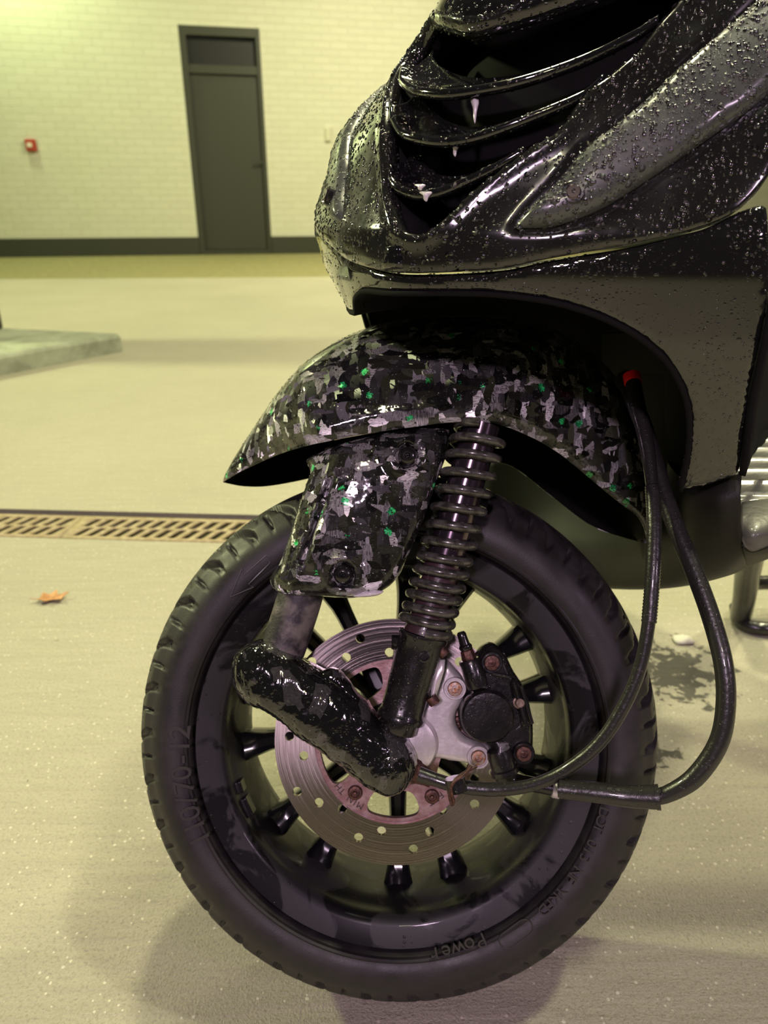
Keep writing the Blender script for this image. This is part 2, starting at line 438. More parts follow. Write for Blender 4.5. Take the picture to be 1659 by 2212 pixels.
M_iron = NT('wet_black_iron'); M_iron = (lambda t: t.out(color=t.ramp(t.noise(90, 4), [(.4, (.010, .0095, .010)), (.7, (.024, .021, .021))]), rough=.28, metal=.2, coat=.4, normal=t.bump(t.math('ADD', t.drops(360, .6, .45, .38, .55), t.math('MULTIPLY', t.noise(260, 4), .12)), 1, .003)))(M_iron)
M_spring = (lambda t: t.out(color=t.ramp(t.noise(150, 4), [(.42, (.10, .098, .086)), (.62, (.035, .032, .028))]), rough=.3, metal=.35, coat=.5, normal=t.bump(t.drops(480, .6, .45, .35, .5), 1, .002)))(NT('wet_spring_steel'))
def leg_mat():
    t = NT('dusty_fork_leg'); n = t.ramp(t.noise(26, 4, .6), [(.50, (0, 0, 0)), (.60, (1, 1, 1))])
    c = t.mix(t.math('MULTIPLY', n, .8), (.022, .018, .021), (.17, .15, .13))
    return t.out(color=c, rough=.55, normal=t.bump(t.math('ADD', t.noise(500, 4), n), .35, .001))
M_leg = leg_mat()
M_shaft = simple('dark_shock_shaft', (.13, .10, .12), .16, .9)
M_rubber = simple('maroon_rubber_boot', (.055, .028, .032), .35, 0, bs=.3, bscale=400, coat=.3)
M_cable = (lambda t: t.out(color=(.016, .015, .014), rough=.34, coat=.3, normal=t.bump(t.math('ADD', t.drops(500, .5, .45, .35, .5), t.math('MULTIPLY', t.noise(300, 3), .2)), .8, .002)))(NT('wet_cable_sheath'))
M_red = simple('red_tape', (.75, .01, .02), .4)
M_bolt = simple('black_screw', (.02, .018, .018), .25, .5, coat=.6)
M_foam = simple('soap_drip', (.62, .58, .60), .12, coat=1)

# ------------------------------------------------------------------ setting
def ground_mat():
    t = NT('brushed_concrete')
    big = t.noise(1.3, 5, .55); fine = t.noise(420, 3, .7); st = t.noise(1, 4, .6, t.mapping((9, 70, 1), (0, 0, -.35)))
    c = t.ramp(big, [(.3, (.35, .325, .245)), (.7, (.43, .40, .305))])
    c = t.mix(t.math('MULTIPLY', t.ramp(fine, [(.35, (0, 0, 0)), (.65, (1, 1, 1))]), .45), c, (.54, .50, .39))
    c = t.mix(t.math('MULTIPLY', t.ramp(t.noise(260, 4, .7), [(.52, (0, 0, 0)), (.62, (1, 1, 1))]), .45), c, (.22, .20, .155))
    c = t.mix(t.math('MULTIPLY', t.ramp(st, [(.4, (0, 0, 0)), (.7, (1, 1, 1))]), .22), c, (.24, .22, .17))
    v = t.vor(210); vs = t.n('ShaderNodeSeparateColor'); t.l(v.outputs['Color'], vs.inputs[0])
    sp = t.math('MULTIPLY', t.math('LESS_THAN', v.outputs['Distance'], t.math('MULTIPLY', vs.outputs[1], .36)), t.math('GREATER_THAN', vs.outputs[0], .80))
    c = t.mix(sp, c, (.66, .62, .50))
    # wet splatter behind the wheel
    def blob(cx, cy, r0, r1):
        d = t.n('ShaderNodeVectorMath', operation='DISTANCE'); t.l(t.obj, d.inputs[0]); d.inputs[1].default_value = (cx, cy, 0)
        return t.ramp(d.outputs['Value'], [(r0, (1, 1, 1)), (r1, (0, 0, 0))])
    g1 = ground_pt(1460, 1450); g2 = ground_pt(1400, 1620); g3 = ground_pt(1120, 2100)
    m = t.math('MAXIMUM', blob(g1.x, g1.y, .02, .13), t.math('MULTIPLY', blob(g2.x, g2.y, .01, .06), .9))
    sn = t.noise(55, 4, .6, dist=.6)
    s = t.ramp(t.math('ADD', t.math('MULTIPLY', m, .30), t.math('MULTIPLY', sn, .8)), [(.58, (0, 0, 0)), (.63, (1, 1, 1))])
    c = t.mix(t.math('MULTIPLY', s, .93), c, (.06, .055, .045))
    h = t.math('ADD', t.math('MULTIPLY', fine, .7), st)
    return t.out(color=c, rough=.62, normal=t.bump(h, .8, .004))
M_ground = ground_mat()
gl = ground_pt(0, 603); gr = ground_pt(690, 598)
wl = ground_pt(0, 556); wr = ground_pt(690, 547)
def line_ext(a, b, x):
    t = (x - a.x) / (b.x - a.x); return a + (b - a) * t
# drain slot trench edges
d1l, d1r = ground_pt(0, 1099), ground_pt(540, 1112)
d2l, d2r = ground_pt(0, 1160), ground_pt(440, 1172)
X0, X1 = -14, 14
def quadstrip(name, pts, mat, z=0.0, thick=.1):
    v = [(p.x, p.y, z) for p in pts] + [(p.x, p.y, z - thick) for p in pts]; n = len(pts)
    f = [tuple(range(n)), tuple(reversed(range(n, 2*n)))] + [(i, (i+1) % n, n+(i+1) % n, n+i) for i in range(n)]
    return struct(mesh(name, v, f, mat, smooth=False))
def E_(a, b, x, dy=0): p = line_ext(a, b, x); return Vector((p.x, p.y + dy, 0))
quadstrip('floor', [Vector((X0, -18, 0)), Vector((X1, -18, 0)), E_(d2l, d2r, X1), E_(d2l, d2r, X0)], M_ground)
quadstrip('floor_2', [E_(d1l, d1r, X0), E_(d1l, d1r, X1), E_(gl, gr, X1), E_(gl, gr, X0)], M_ground)
def cob():
    t = NT('mossy_gravel'); n = t.noise(14, 5, .6)
    return t.out(color=t.ramp(n, [(.35, (.20, .18, .075)), (.7, (.31, .28, .13))]), rough=.8, normal=t.bump(t.vor(28).outputs['Distance'], .5, .02))
quadstrip('floor_3', [E_(gl, gr, X0), E_(gl, gr, X1), E_(wl, wr, X1, .3), E_(wl, wr, X0, .3)], cob())
# drain channel
quadstrip('trench_floor', [E_(d2l, d2r, X0, -.01), E_(d2l, d2r, X1, -.01), E_(d1l, d1r, X1, .01), E_(d1l, d1r, X0, .01)], M_dark, z=-.06, thick=.02)
def grate():
    ax = (d2r - d2l).normalized(); wd = abs((d1l - d2l).y) * .99; ang = math.atan2(ax.y, ax.x)
    M_g = rusty('rusty_cast_grate', (.30, .23, .13), (.42, .34, .22), 60, .1, .7)
    secs = []
    Lg = .5; y0 = .012; y1 = wd - .022
    LG = ['leftmost drain grate section, cut off by the left picture edge', 'second rust brown drain grate section from the left edge', 'third drain grate section from the left, its right end nearest the tyre tread', 'drain grate section running in behind the front tyre', 'drain grate section hidden behind the scooter body']
    for gi in range(-1, 4):
        holes = []
        pitch = .0293; nn = 16
        for row, yc in enumerate((y0 + (y1-y0)*.30, y0 + (y1-y0)*.71)):
            for k in range(nn):
                cx = .02 + pitch * (k + .5) ; cy = yc; hl = (y1-y0)*.19; sl = .016
                ww = .0078
                pts = [(cx - sl/2 - ww, cy - hl), (cx - sl/2 + ww, cy - hl), (cx - sl/2 + ww + .003, cy - hl*.8), (cx + sl/2 + ww, cy + hl*.8), (cx + sl/2 + ww, cy + hl), (cx + sl/2 - ww, cy + hl), (cx + sl/2 - ww - .003, cy + hl*.8), (cx - sl/2 - ww, cy - hl*.8)]
                holes.append(pts)
        ol = [(.001, y0), (Lg - .001, y0), (Lg - .001, y1), (.001, y1)]
        org = Vector((d2l.x, d2l.y, 0)) + ax * (gi * Lg + .12)
        M = Matrix.Translation(org) @ Matrix.Rotation(ang, 4, 'Z')
        if gi == -1:
            o = slab('drain_grate', ol, M_g, None, 0.0 - .004, .002, .018, .002, step=.03, holes=holes, M=M); base = o
        else:
            o = base.copy(); COL.objects.link(o); o.matrix_basis = M
        secs.append(o)
        lab = LG[gi + 1]
        thing(o, lab, 'drain grate', 'drain grate sections in the trench')
    return secs
grate()
def wall_mat():
    t = NT('white_painted_brick')
    b = t.n('ShaderNodeTexBrick'); mp = t.mapping((1, 1, 1), (R(90), 0, 0)); t.l(mp, b.inputs['Vector'])
    b.inputs['Scale'].default_value = 1; b.inputs['Brick Width'].default_value = .24; b.inputs['Row Height'].default_value = .085
    b.inputs['Mortar Size'].default_value = .006; b.inputs['Mortar Smooth'].default_value = .5
    b.inputs['Color1'].default_value = (.63, .62, .51, 1); b.inputs['Color2'].default_value = (.67, .66, .55, 1); b.inputs['Mortar'].default_value = (.60, .59, .485, 1)
    n = t.noise(30, 4)
    h = t.math('SUBTRACT', t.math('MULTIPLY', n, .3), b.outputs['Fac'])
    c = t.mix(t.math('MULTIPLY', t.noise(.8, 3), .35), b.outputs['Color'], (.60, .56, .45))
    return t.out(color=c, rough=.6, normal=t.bump(h, .5, .012))
M_wall = wall_mat()
wax = (wr - wl).normalized(); wang = math.atan2(wax.y, wax.x)
MWALL = Matrix.Translation((wl.x, wl.y, 0)) @ Matrix.Rotation(wang, 4, 'Z')
def wall_uv(px, py):      # point on the wall plane -> (along, height)
    nrm = Vector((-wax.y, wax.x, 0)); d = ray(px, py); t = ((wl - CAM).dot(nrm)) / d.dot(nrm); p = CAM + d * t
    return ((p - wl).dot(wax), p.z)
M_doorp = simple('dark_olive_paint', (.038, .040, .028), .45, bs=.1, bscale=60)
dL = .5 * (wall_uv(385, 62)[0] + wall_uv(430, 540)[0]); dR = .5 * (wall_uv(560, 56)[0] + wall_uv(587, 540)[0])
dT = wall_uv(470, 57)[1]; dB = .04
V = [(-12, 0), (dL, 0), (dL, dT), (dR, dT), (dR, 0), (16, 0), (16, 6), (-12, 6)]
vv = [(a, 0, b) for a, b in V] + [(a, .3, b) for a, b in V]
ff = [tuple(range(8)), tuple(reversed(range(8, 16)))] + [(i, (i+1) % 8, 8+(i+1) % 8, 8+i) for i in range(8)]
struct(mesh('wall_back', vv, ff, M_wall, None, MWALL, smooth=False))
plT = wall_uv(200, 514)[1]
struct(box('baseboard_left', ((-12 + dL)/2, -.012, plT/2), (dL + 12, .024, plT), M_doorp, None, MWALL))
struct(box('baseboard_right', ((16 + dR)/2, -.012, plT/2), (16 - dR, .024, plT), M_doorp, None, MWALL))
# door: frame, leaf, transom
dw = dR - dL; fr = .055
def part_box(n, x0, x1, y0, y1, z0, z1, mat, par, b=.004): return box(n, ((x0+x1)/2, (y0+y1)/2, (z0+z1)/2), (x1-x0, y1-y0, z1-z0), mat, par, MWALL, b)
zt = wall_uv(480, 150)[1]
leaf = part_box('door_1', dL + fr + .03, dR - fr, .05, .09, .06, zt - .04, M_doorp, None); struct(leaf)
frame_v = []
f1 = part_box('door_frame', dL, dL + fr + .03, -.005, .16, 0, dT, M_doorp, leaf)
part_box('door_frame', dR - fr, dR, -.005, .16, 0, dT, M_doorp, leaf)
part_box('door_frame', dL + fr, dR - fr, -.004, .158, dT - fr - .05, dT - .001, M_doorp, leaf)
part_box('transom_bar', dL + fr, dR - fr, .01, .15, zt - .05, zt + .05, M_doorp, leaf)
part_box('door_sill', dL + fr, dR - fr, -.01, .15, .0, .055, M_doorp, leaf)
M_glass = simple('dark_transom_glass', (.008, .009, .008), .4, spec=.5)
part_box('window_pane', dL + fr, dR - fr, .08, .09, zt + .05, dT - fr - .05, M_glass, leaf, .001)
hx, hz = wall_uv(563, 352)
tube('door_handle', [(hx + .03, .05, hz), (hx + .03, .0, hz), (hx - .09, -.005, hz - .003)], .011, M_doorp, leaf, MWALL, n=10, smooth_n=6)
# red call point with a stain below, and a small box
sx_, sz_ = wall_uv(68, 314)
o = box('fire_call_point', (sx_, -.03, sz_), (.13, .06, .14), simple('red_plastic', (.42, .045, .02), .35), None, MWALL, .012)
thing(o, 'small red box mounted on the white brick wall left of the door', 'call point')
box('call_point_window', (sx_ - .01, -.064, sz_), (.06, .01, .05), simple('call_point_white', (.8, .7, .6), .4), o, MWALL, .003)
sx_, sz_ = wall_uv(708, 290)
o = box('wall_socket', (sx_, -.02, sz_), (.07, .04, .17), simple('cream_box', (.62, .60, .47), .5), None, MWALL, .008)
thing(o, 'small cream box on the white wall right of the dark door', 'wall box')
# kerb island at the left
k1 = ground_pt(265, 760); k2 = ground_pt(0, 812); k3 = ground_pt(262, 718, .085); kx = ground_pt(0, 688, .085)
KH = .085
kd = (k2 - k1).normalized()
back = Vector((kx.x - k3.x, kx.y - k3.y, 0)).normalized()
ka = k1; kb = k1 + kd * ((k2 - k1).length * 1.35); kc = kb + back * 2.2; kdn = k1 + back * 5.0
pts = [ka, kb, kb + Vector((-1.6, 1.4, 0)), kdn + Vector((-1.5, -1.0, 0))]
top = []; vs = []; bv = .018
cen = sum(pts, Vector()) / 4
for zz, ins in ((-.02, 0), (KH - bv, 0), (KH - bv*.3, bv*.3), (KH, bv)):
    for p in pts:
        dirn = (cen - p); dirn.z = 0; dirn.normalize(); vs.append((p.x + dirn.x*ins*1.4, p.y + dirn.y*ins*1.4, zz))
fc = []
for a in range(3):
    for i in range(4): fc.append((a*4+i, a*4+(i+1) % 4, (a+1)*4+(i+1) % 4, (a+1)*4+i))
fc.append((12, 13, 14, 15)); fc.append((3, 2, 1, 0))
t = NT('grey_kerb_stone'); n = t.noise(9, 5, .65)
M_kerb = t.out(color=t.ramp(n, [(.35, (.24, .26, .19)), (.65, (.41, .44, .33))]), rough=.7, normal=t.bump(t.noise(80, 4), .4, .004))
o = mesh('kerb_island', vs, fc, M_kerb, smooth=False); thing(o, 'low grey concrete kerb island at the left edge of the yard', 'kerb')
pb = ground_pt(-8, 716, KH)
o = box('post', (pb.x - .055, pb.y + .05, KH + .8), (.09, .09, 1.6), simple('black_post_paint', (.012, .012, .010), .4), None, None, .01)
thing(o, 'black post standing on the kerb island at the left picture edge', 'post')
o = box('shadow_pillar', (-2.55, 3.42, KH + 1.5), (.42, .42, 3.0), simple('pillar_paint', (.35, .36, .30), .5), None, None, .01)  # unseen block added to throw the shadow band over the yard
thing(o, 'unseen broad pillar added beyond the left picture edge to cast a shadow band across the yard', 'pillar')
# leaf and pebble
def leafobj():
    c = ground_pt(108, 1297); P = [(-.030, -.010), (-.018, -.004), (-.016, .012), (-.004, .010), (.006, .020), (.012, .008), (.030, .014), (.022, .0), (.026, -.010), (.008, -.008), (.0, -.018), (-.010, -.010)]
    P = catmull([Vector(p) for p in P], 3, True)
    V_, F_, D = tri2d(P, .005)
    zz = .003 + .35 * np.abs(V_[:, 1]) + .1 * np.abs(V_[:, 0])
    n = len(V_); v = [(V_[i, 0], V_[i, 1], zz[i]) for i in range(n)] + [(V_[i, 0], V_[i, 1], zz[i] - .0006) for i in range(n)]
    f = list(F_) + [tuple(n+i for i in reversed(q)) for q in F_] + [(b, a, n+a, n+b) for a, b in border(F_)]
    t = NT('dry_leaf'); o = mesh('fallen_leaf', v, f, t.out(color=t.ramp(t.noise(90, 4), [(.35, (.34, .15, .05)), (.7, (.60, .32, .15))]), rough=.6), None, Matrix.Translation(c))
    thing(o, 'dry orange-brown leaf lying on the concrete at left', 'leaf')
leafobj()
def pebble(px, py, r, lab):
    c = ground_pt(px, py); bm = bmesh.new(); bmesh.ops.create_icosphere(bm, subdivisions=3, radius=r)
    for v in bm.verts: v.co = Vector((v.co.x*1.5, v.co.y*1.0, v.co.z*.45)) * (1 + .18*math.sin(v.co.x*300+1)*math.cos(v.co.y*260))
    me = bpy.data.meshes.new('pebble'); bm.to_mesh(me); bm.free()
    o = finish('pebble', me, simple('pale_stone', (.62, .60, .50), .5, bs=.3, bscale=300), None, Matrix.Translation((c.x, c.y, r*.3)))
    thing(o, lab, 'pebble')
pebble(1476, 1386, .012, 'whitish pebble on the wet concrete between tyre and brake hose')

# ------------------------------------------------------------------ scooter
root = bpy.data.objects.new('motor_scooter', None); COL.objects.link(root)
root.location = (WC.x, WC.y, 0); WMAT[root.name] = Matrix.Translation(root.location)
thing(root, 'glossy black scooter with a forged carbon front mudguard, standing wet on the concrete', 'scooter')

# --- tyre
def tyre():
    prof = [(-.008, .1600), (-.005, .1632), (-.001, .1646), (.0045, .1658), (.0085, .1690), (.0115, .176), (.0115, .184), (.0095, .191), (.0055, .197), (.0005, .2015)]
    tread = []
    for k in range(30):
        s = k / 29; a = R(-62) + s * R(124)
        # crown arc between shoulders at w=-.002 .. -.108
        wv = -.055 - .053 * math.sin(a) / math.sin(R(62)); r = .2057 + .0153 * (math.cos(a) - math.cos(R(62))) / (1 - math.cos(R(62)))
        tread.append((wv, r))
    prof2 = [(-.110 - (a[0]), a[1]) for a in reversed(prof)]
    P = prof + tread + prof2
    nA = 1360; m = len(P); t0 = len(prof); t1 = t0 + len(tread) - 1
    rep = 34
    A = np.arange(nA) / nA * 2 * math.pi
    V = []
    pw = np.array([p[0] for p in P]); pr = np.array([p[1] for p in P])
    dw = np.gradient(pw); dr = np.gradient(pr); L_ = np.hypot(dw, dr); nw, nr = dr / L_, -dw / L_
    # outward check
    for k in range(m):
        if nr[k] * 1 + nw[k] * (pw[k] + .055) * 10 < 0: nw[k] *= -1; nr[k] *= -1
    def sm(x): return np.clip(x, 0, 1) ** 2 * (3 - 2 * np.clip(x, 0, 1))
    tc = np.clip((-.002 - pw) / .106, -.12, 1.12)    # 0 near shoulder -> 1 far shoulder
    tt = np.minimum(tc, 1 - tc) * 2                  # 0 shoulder -> 1 crown
    side = np.where(tc < .5, 0, .5)
    ph = A * rep / (2 * math.pi)
    for i in range(nA):
        d = np.zeros(m)
        for (p0, slope, hw, ta, tb, dep) in ((0.0, .9, .10, -.13, .62, .0065), (.5, .25, .055, -.10, .17, .0055), (.30, 1.5, .06, .25, .8, .0055), (.72, .1, .022, .12, .24, .0022), (.22, .1, .022, .10, .22, .0022)):
            u = ph[i] - p0 - slope * tt + side
            u = (u + .5) % 1 - .5
            g = sm((hw - np.abs(u)) / (hw * .35)) * sm((tt - ta) / .05) * sm((tb - tt) / .05)
            d = np.maximum(d, g * dep)
        # step of the tread blocks over the side wall
        d = d * ((np.arange(m) >= t0 - 2) & (np.arange(m) <= t1 + 2))
        r_ = pr - nr * d; w_ = pw - nw * d
        c, s = math.cos(A[i]), math.sin(A[i])
        V += [(r_[k] * c, r_[k] * s, w_[k]) for k in range(m)]
    Fs = []
    for i in range(nA):
        j = (i + 1) % nA
        for k in range(m): k2 = (k + 1) % m; Fs.append((i*m+k, j*m+k, j*m+k2, i*m+k2))
    return mesh('tyre', V, Fs, M_tyre, root, MW)
ty = tyre()
# small raised step rings
revolve('tyre_bead_ring', [(.0060, .1670), (.0086, .1676), (.0098, .1690), (.0092, .1704), (.006, .170)], M_tyre, ty)

def text_ring(name, txt, Rm, wv, a_mid, size, mat, parent, step=None, depth=.0008, inward=False, tilt=0.0, shear=0.0, M=MW):
    """letters around the axle, tops outward (or inward), centred on angle a_mid, read clockwise"""
    bmA = bmesh.new(); n = len(txt)
    stp = step or size * .78
    for i, ch in enumerate(txt):
        if ch == ' ': continue
        cu = bpy.data.curves.new('t', 'FONT'); cu.body = ch; cu.size = size; cu.extrude = depth; cu.align_x = 'CENTER'; cu.align_y = 'CENTER'; cu.resolution_u = 3; cu.shear = shear
        ob = bpy.data.objects.new('t', cu); COL.objects.link(ob)
        dg = bpy.context.evaluated_depsgraph_get(); me = bpy.data.meshes.new_from_object(ob.evaluated_get(dg))
        sgn = -1 if not inward else 1
        a = a_mid + sgn * (i - (n - 1) / 2) * stp / Rm
        rot = a - math.pi/2 if not inward else a + math.pi/2
        T = Matrix.Rotation(rot, 4, 'Z')
        X = Matrix.Translation((Rm*math.cos(a), Rm*math.sin(a), wv)) @ T @ Matrix.Rotation(tilt if not inward else -tilt, 4, 'X')
        me.transform(X); bmA.from_mesh(me)
        bpy.data.objects.remove(ob); bpy.data.curves.remove(cu); bpy.data.meshes.remove(me)
    me = bpy.data.meshes.new(name); bmA.to_mesh(me); bmA.free()
    return finish(name, me, mat, parent, M, smooth=False)
def ang(px, py, wv): a = uv(px, py, wv); return math.atan2(a[1], a[0]), math.hypot(*a)
a1, r1 = ang(435, 1800, .011); a2, r2 = ang(388, 1590, .011)
a1 = a1 % (2*math.pi); a2 = a2 % (2*math.pi)
M_txt = simple('raised_rubber_lettering', (.040, .036, .037), .35)
text_ring('size_lettering', '110/70-12', (r1 + r2) / 2, .0112, (a1 + a2) / 2, .024, M_txt, ty, step=abs(a1 - a2) * (r1 + r2) / 2 / 7.4, depth=.0014, shear=.0)
a1, r1 = ang(1304, 1755, .011); a2, r2 = ang(1172, 1962, .011)
text_ring('code_lettering', 'DOT 013 NF YKFD', (r1 + r2) / 2, .0112, (a1 + a2) / 2, .0125, M_txt, ty, step=abs(a1 - a2) * (r1 + r2) / 2 / 14, depth=.0012)
a1, r1 = ang(990, 2048, .011)
text_ring('worn_name_lettering', 'Power', r1, .0112, a1, .016, M_txt, ty, step=.0095, depth=.0006)
# outlined arrow and pill shaped field on the side wall
def rib(name, pts, wv, rad=.0006, closed=True):
    P = [uvw(x, y, wv) for x, y in pts]
    if closed: P.append(P[0])
    return tube(name, P, rad, M_txt, ty, MW, n=6, smooth_n=1, cap=False)
rib('arrow_outline', [(497, 1290), (523, 1228), (526, 1243), (575, 1200), (583, 1216), (537, 1262), (548, 1268)], .0117)
c0 = [uv(1095, 2030, .011), uv(1133, 2003, .011)]
pl = []
for k in range(9):
    a = math.atan2(c0[0][1]-c0[1][1], c0[0][0]-c0[1][0]) - math.pi/2 + math.pi*k/8; pl.append((c0[0][0]+.0063*math.cos(a), c0[0][1]+.0063*math.sin(a)))
for k in range(9):
    a = math.atan2(c0[0][1]-c0[1][1], c0[0][0]-c0[1][0]) + math.pi/2 + math.pi*k/8; pl.append((c0[1][0]+.0063*math.cos(a), c0[1][1]+.0063*math.sin(a)))
tube('pill_outline', [Vector((a, b, .0117)) for a, b in pl + pl[:1]], .0005, M_txt, ty, MW, n=6, smooth_n=1, cap=False)

# --- rim, spokes, hub
rim = revolve('wheel_rim', [(.0000, .1605), (.0035, .1622), (.0045, .1615), (.0040, .1590), (.0010, .1470), (-.0005, .1432), (-.0030, .1415), (-.0120, .1402), (-.0200, .1400), (-.0230, .1385), (-.0450, .1372), (-.0560, .1352), (-.0800, .1345), (-.0950, .1390), (-.1080, .1420), (-.1130, .1600), (-.1145, .1622), (-.1110, .1610), (-.1050, .1520), (-.0850, .1480), (-.0250, .1480), (-.0080, .1540)], M_rim, root)
def spoke(c, par):
    secs = [(.026, .011), (.040, .0095), (.060, .0080), (.085, .0072), (.105, .0078), (.114, .0085), (.122, .0096), (.130, .0112), (.1375, .0130)]
    V = []; Fs = []
    ca, sa = math.cos(c), math.sin(c)
    for (r, h) in secs:
        wf = -.050 + (.004 if r > .12 else 0) - .006 * math.sin((r - .026) / .11 * math.pi); wb = -.078
        ring = [(-h, wf - .004), (-h * .75, wf), (-h * .35, wf - .0035), (h * .35, wf - .0035), (h * .75, wf), (h, wf - .004), (h * .8, wb), (-h * .8, wb)]
        for (s, wv) in ring: V.append((r*ca - s*sa, r*sa + s*ca, wv))
    n = 8
    for i in range(len(secs)-1):
        for k in range(n): Fs.append((i*n+k, i*n+(k+1) % n, (i+1)*n+(k+1) % n, (i+1)*n+k))
    Fs.append(tuple(range(n-1, -1, -1))); Fs.append(tuple((len(secs)-1)*n+k for k in range(n)))
    o = mesh('spoke', V, Fs, M_spoke, par, MW, angle=40)
    return o
for k in range(7):
    for s in (-10.4, 10.4): spoke(R(282 + 51.43 * k + s), rim)
hub = revolve('hub', [(-.1, .020), (-.1, .030), (-.082, .034), (-.046, .034), (-.040, .028), (-.006, .028), (-.006, .012)], M_rim, rim, n=64)
# valve-side casting block with moulded mark
bc = uv(524, 1730, -.012)
# casting block on the barrel
def block(px, py, sz):
    a, r = ang(px, py, -.018); r = .1385
    M = MW @ Matrix.Rotation(a, 4, 'Z') @ Matrix.Translation((r, 0, -.022))
    return box('cast_mark', (0, 0, 0), (.006, sz, .013), M_rim, rim, M, .0012)
block(512, 1702, .010); block(531, 1745, .016)

# --- brake disc
dhp = [(660,247),(597,332),(790,310),(443,352),(343,685),(407,773),(377,933),(475,983),(580,1010),(652,1140),(755,1110),(972,1112),(898,1192),(1027,1015),(1172,990),(1172,875)]
hol = [circ(uv(460 + x*.4822, 1260 + y*.4822, .002), .0037, 18) for x, y in dhp]
for adeg in (28, 52, 344, 4):
    hol.append(circ((.082*math.cos(R(adeg)), .082*math.sin(R(adeg))), .0037, 18))
OUT = circ((0, 0), .0977, 160); INN = circ((0, 0), .0655, 120)
disc = slab('brake_disc', OUT, M_disc, root, 0.0, .002, .002, .0004, step=.006, holes=[INN] + hol, angle=30)
wins = []
for k in range(5):
    c = R(269 + 72*k); ol = []
    for (r, a) in ((.0605, -19), (.0615, -10), (.0615, 0), (.0615, 10), (.0605, 19), (.054, 22), (.044, 20), (.040, 10), (.039, 0), (.040, -10), (.044, -20), (.054, -22)):
        ol.append(Vector((r*math.cos(c+R(a)), r*math.sin(c+R(a)))))
    wins.append([(p.x, p.y) for p in catmull(ol, 4, True)])
car = slab('disc_carrier', circ((0, 0), .0668, 120), M_carrier, disc, -.0005, .0008, .004, .0008, step=.004, holes=[circ((0, 0), .026, 60)] + wins, angle=30)
for k in range(5):
    a = R(233 + 72*k); p = (.0525*math.cos(a), .0525*math.sin(a))
    rv = lathe('rivet', (p[0], p[1], 0), (0, 0, 1), [(0, .0058), (.0015, .0060), (.003, .0052), (.0034, .0034), (.0026, .0030), (.0026, .0018), (.005, .0014), (.0054, .0)], M_rust, car, MW, n=24)
M_ink = simple('stamped_lettering', (.05, .03, .03), .6)
a, r = ang(752, 1722, .001); text_ring('stamp_min_th', 'MIN TH.', r, .0006, a - R(2), .0072, M_ink, car, step=.0046, depth=.0002)
a, r = ang(942, 1726, .001); text_ring('stamp_frt', 'FRT', r, .0006, a, .0072, M_ink, car, step=.0050, depth=.0002)
revolve('hub_ring', [(-.006, .012), (-.006, .033), (.006, .033), (.008, .031), (.008, .027), (.014, .027), (.016, .0245), (.024, .0245), (.026, .022), (.026, .012)], M_iron, root, n=96)

# --- axle carrier, caliper bracket and caliper
lathe('axle_carrier', (uv(880, 1610, .03)[0], uv(880, 1610, .03)[1], 0), (0, 0, 1), [(.004, .020), (.006, .0225), (.026, .0235), (.031, .0215), (.033, .017)], M_alu, root, MW, n=64)
br = [(955,1440),(968,1430),(977,1439),(997,1462),(1007,1489),(1001,1517),(988,1540),(985,1560),(992,1580),(1010,1598),(1035,1608),(1056,1615),(1064,1638),(1055,1661),(1035,1668),(1014,1656),(985,1650),(926,1641),(895,1641),(876,1610),(880,1568),(905,1535),(929,1502),(945,1470)]
bracket = slab('caliper_bracket', catmull([Vector(p) for p in uvs(br, .020)], 5, True, sharp=(0,)), M_alu, root, .012, .008, .006, .004, step=.003)
def socket_bolt(px, py, wv, rr, mat, par, name='bolt', hexr=.45):
    c = uv(px, py, wv + .004); return lathe(name, (c[0], c[1], wv), (0, 0, 1), [(0, rr*.98), (.003, rr), (.0042, rr*.9), (.0044, rr*.52), (.0018, rr*.48), (.0018, rr*.1), (.0022, 0)], mat, par, MW, n=28)
for (x, y) in ((983, 1489), (1034, 1638)):
    c = uv(x, y, .024)
    lathe('bolt_boss', (c[0], c[1], .012), (0, 0, 1), [(0, .0090), (.009, .0090), (.0105, .0084), (.0105, .0071), (.0085, .0068), (.0085, .0)], M_alu, bracket, MW, n=40)
    socket_bolt(x, y, .0200, .0058, M_rustb, bracket)
cp = [(994,1440),(1004,1432),(1025,1425),(1040,1404),(1063,1393),(1083,1403),(1098,1424),(1113,1454),(1131,1482),(1144,1512),(1154,1558),(1156,1593),(1154,1631),(1143,1650),(1124,1652),(1118,1668),(1083,1678),(1065,1650),(1058,1620),(1032,1606),(1004,1590),(992,1555),(996,1517),(1014,1485),(1008,1462)]
cal = slab('brake_caliper', catmull([Vector(p) for p in uvs(cp, .026)], 4, True), M_iron, root, .016, .010, .022, .007, step=.003)
c = uv(1054, 1550, .036)
lathe('piston_cap', (c[0], c[1], .018), (0, 0, 1), [(0, .0205), (.013, .0203), (.0165, .0196), (.018, .0182), (.0184, .015), (.0184, .0)], M_iron, cal, MW, n=72)
for (x, y) in ((1063, 1432), (1132, 1629)):
    c = uv(x, y, .03); lathe('bolt_boss', (c[0], c[1], .018), (0, 0, 1), [(0, .0088), (.010, .0086), (.0112, .0078), (.0112, .0)], M_iron, cal, MW, n=40)
    socket_bolt(x, y, .0292, .0060, M_rust, cal)
c = uv(1120, 1522, .032); lathe('pad_pin', (c[0], c[1], .020), (.1, .1, 1), [(0, .0048), (.009, .0046), (.0095, .0034), (.013, .0034), (.0134, .0030), (.0134, 0)], rusty('pin_brass', (.20, .15, .11), (.30, .22, .17), 300), cal, MW, n=28)
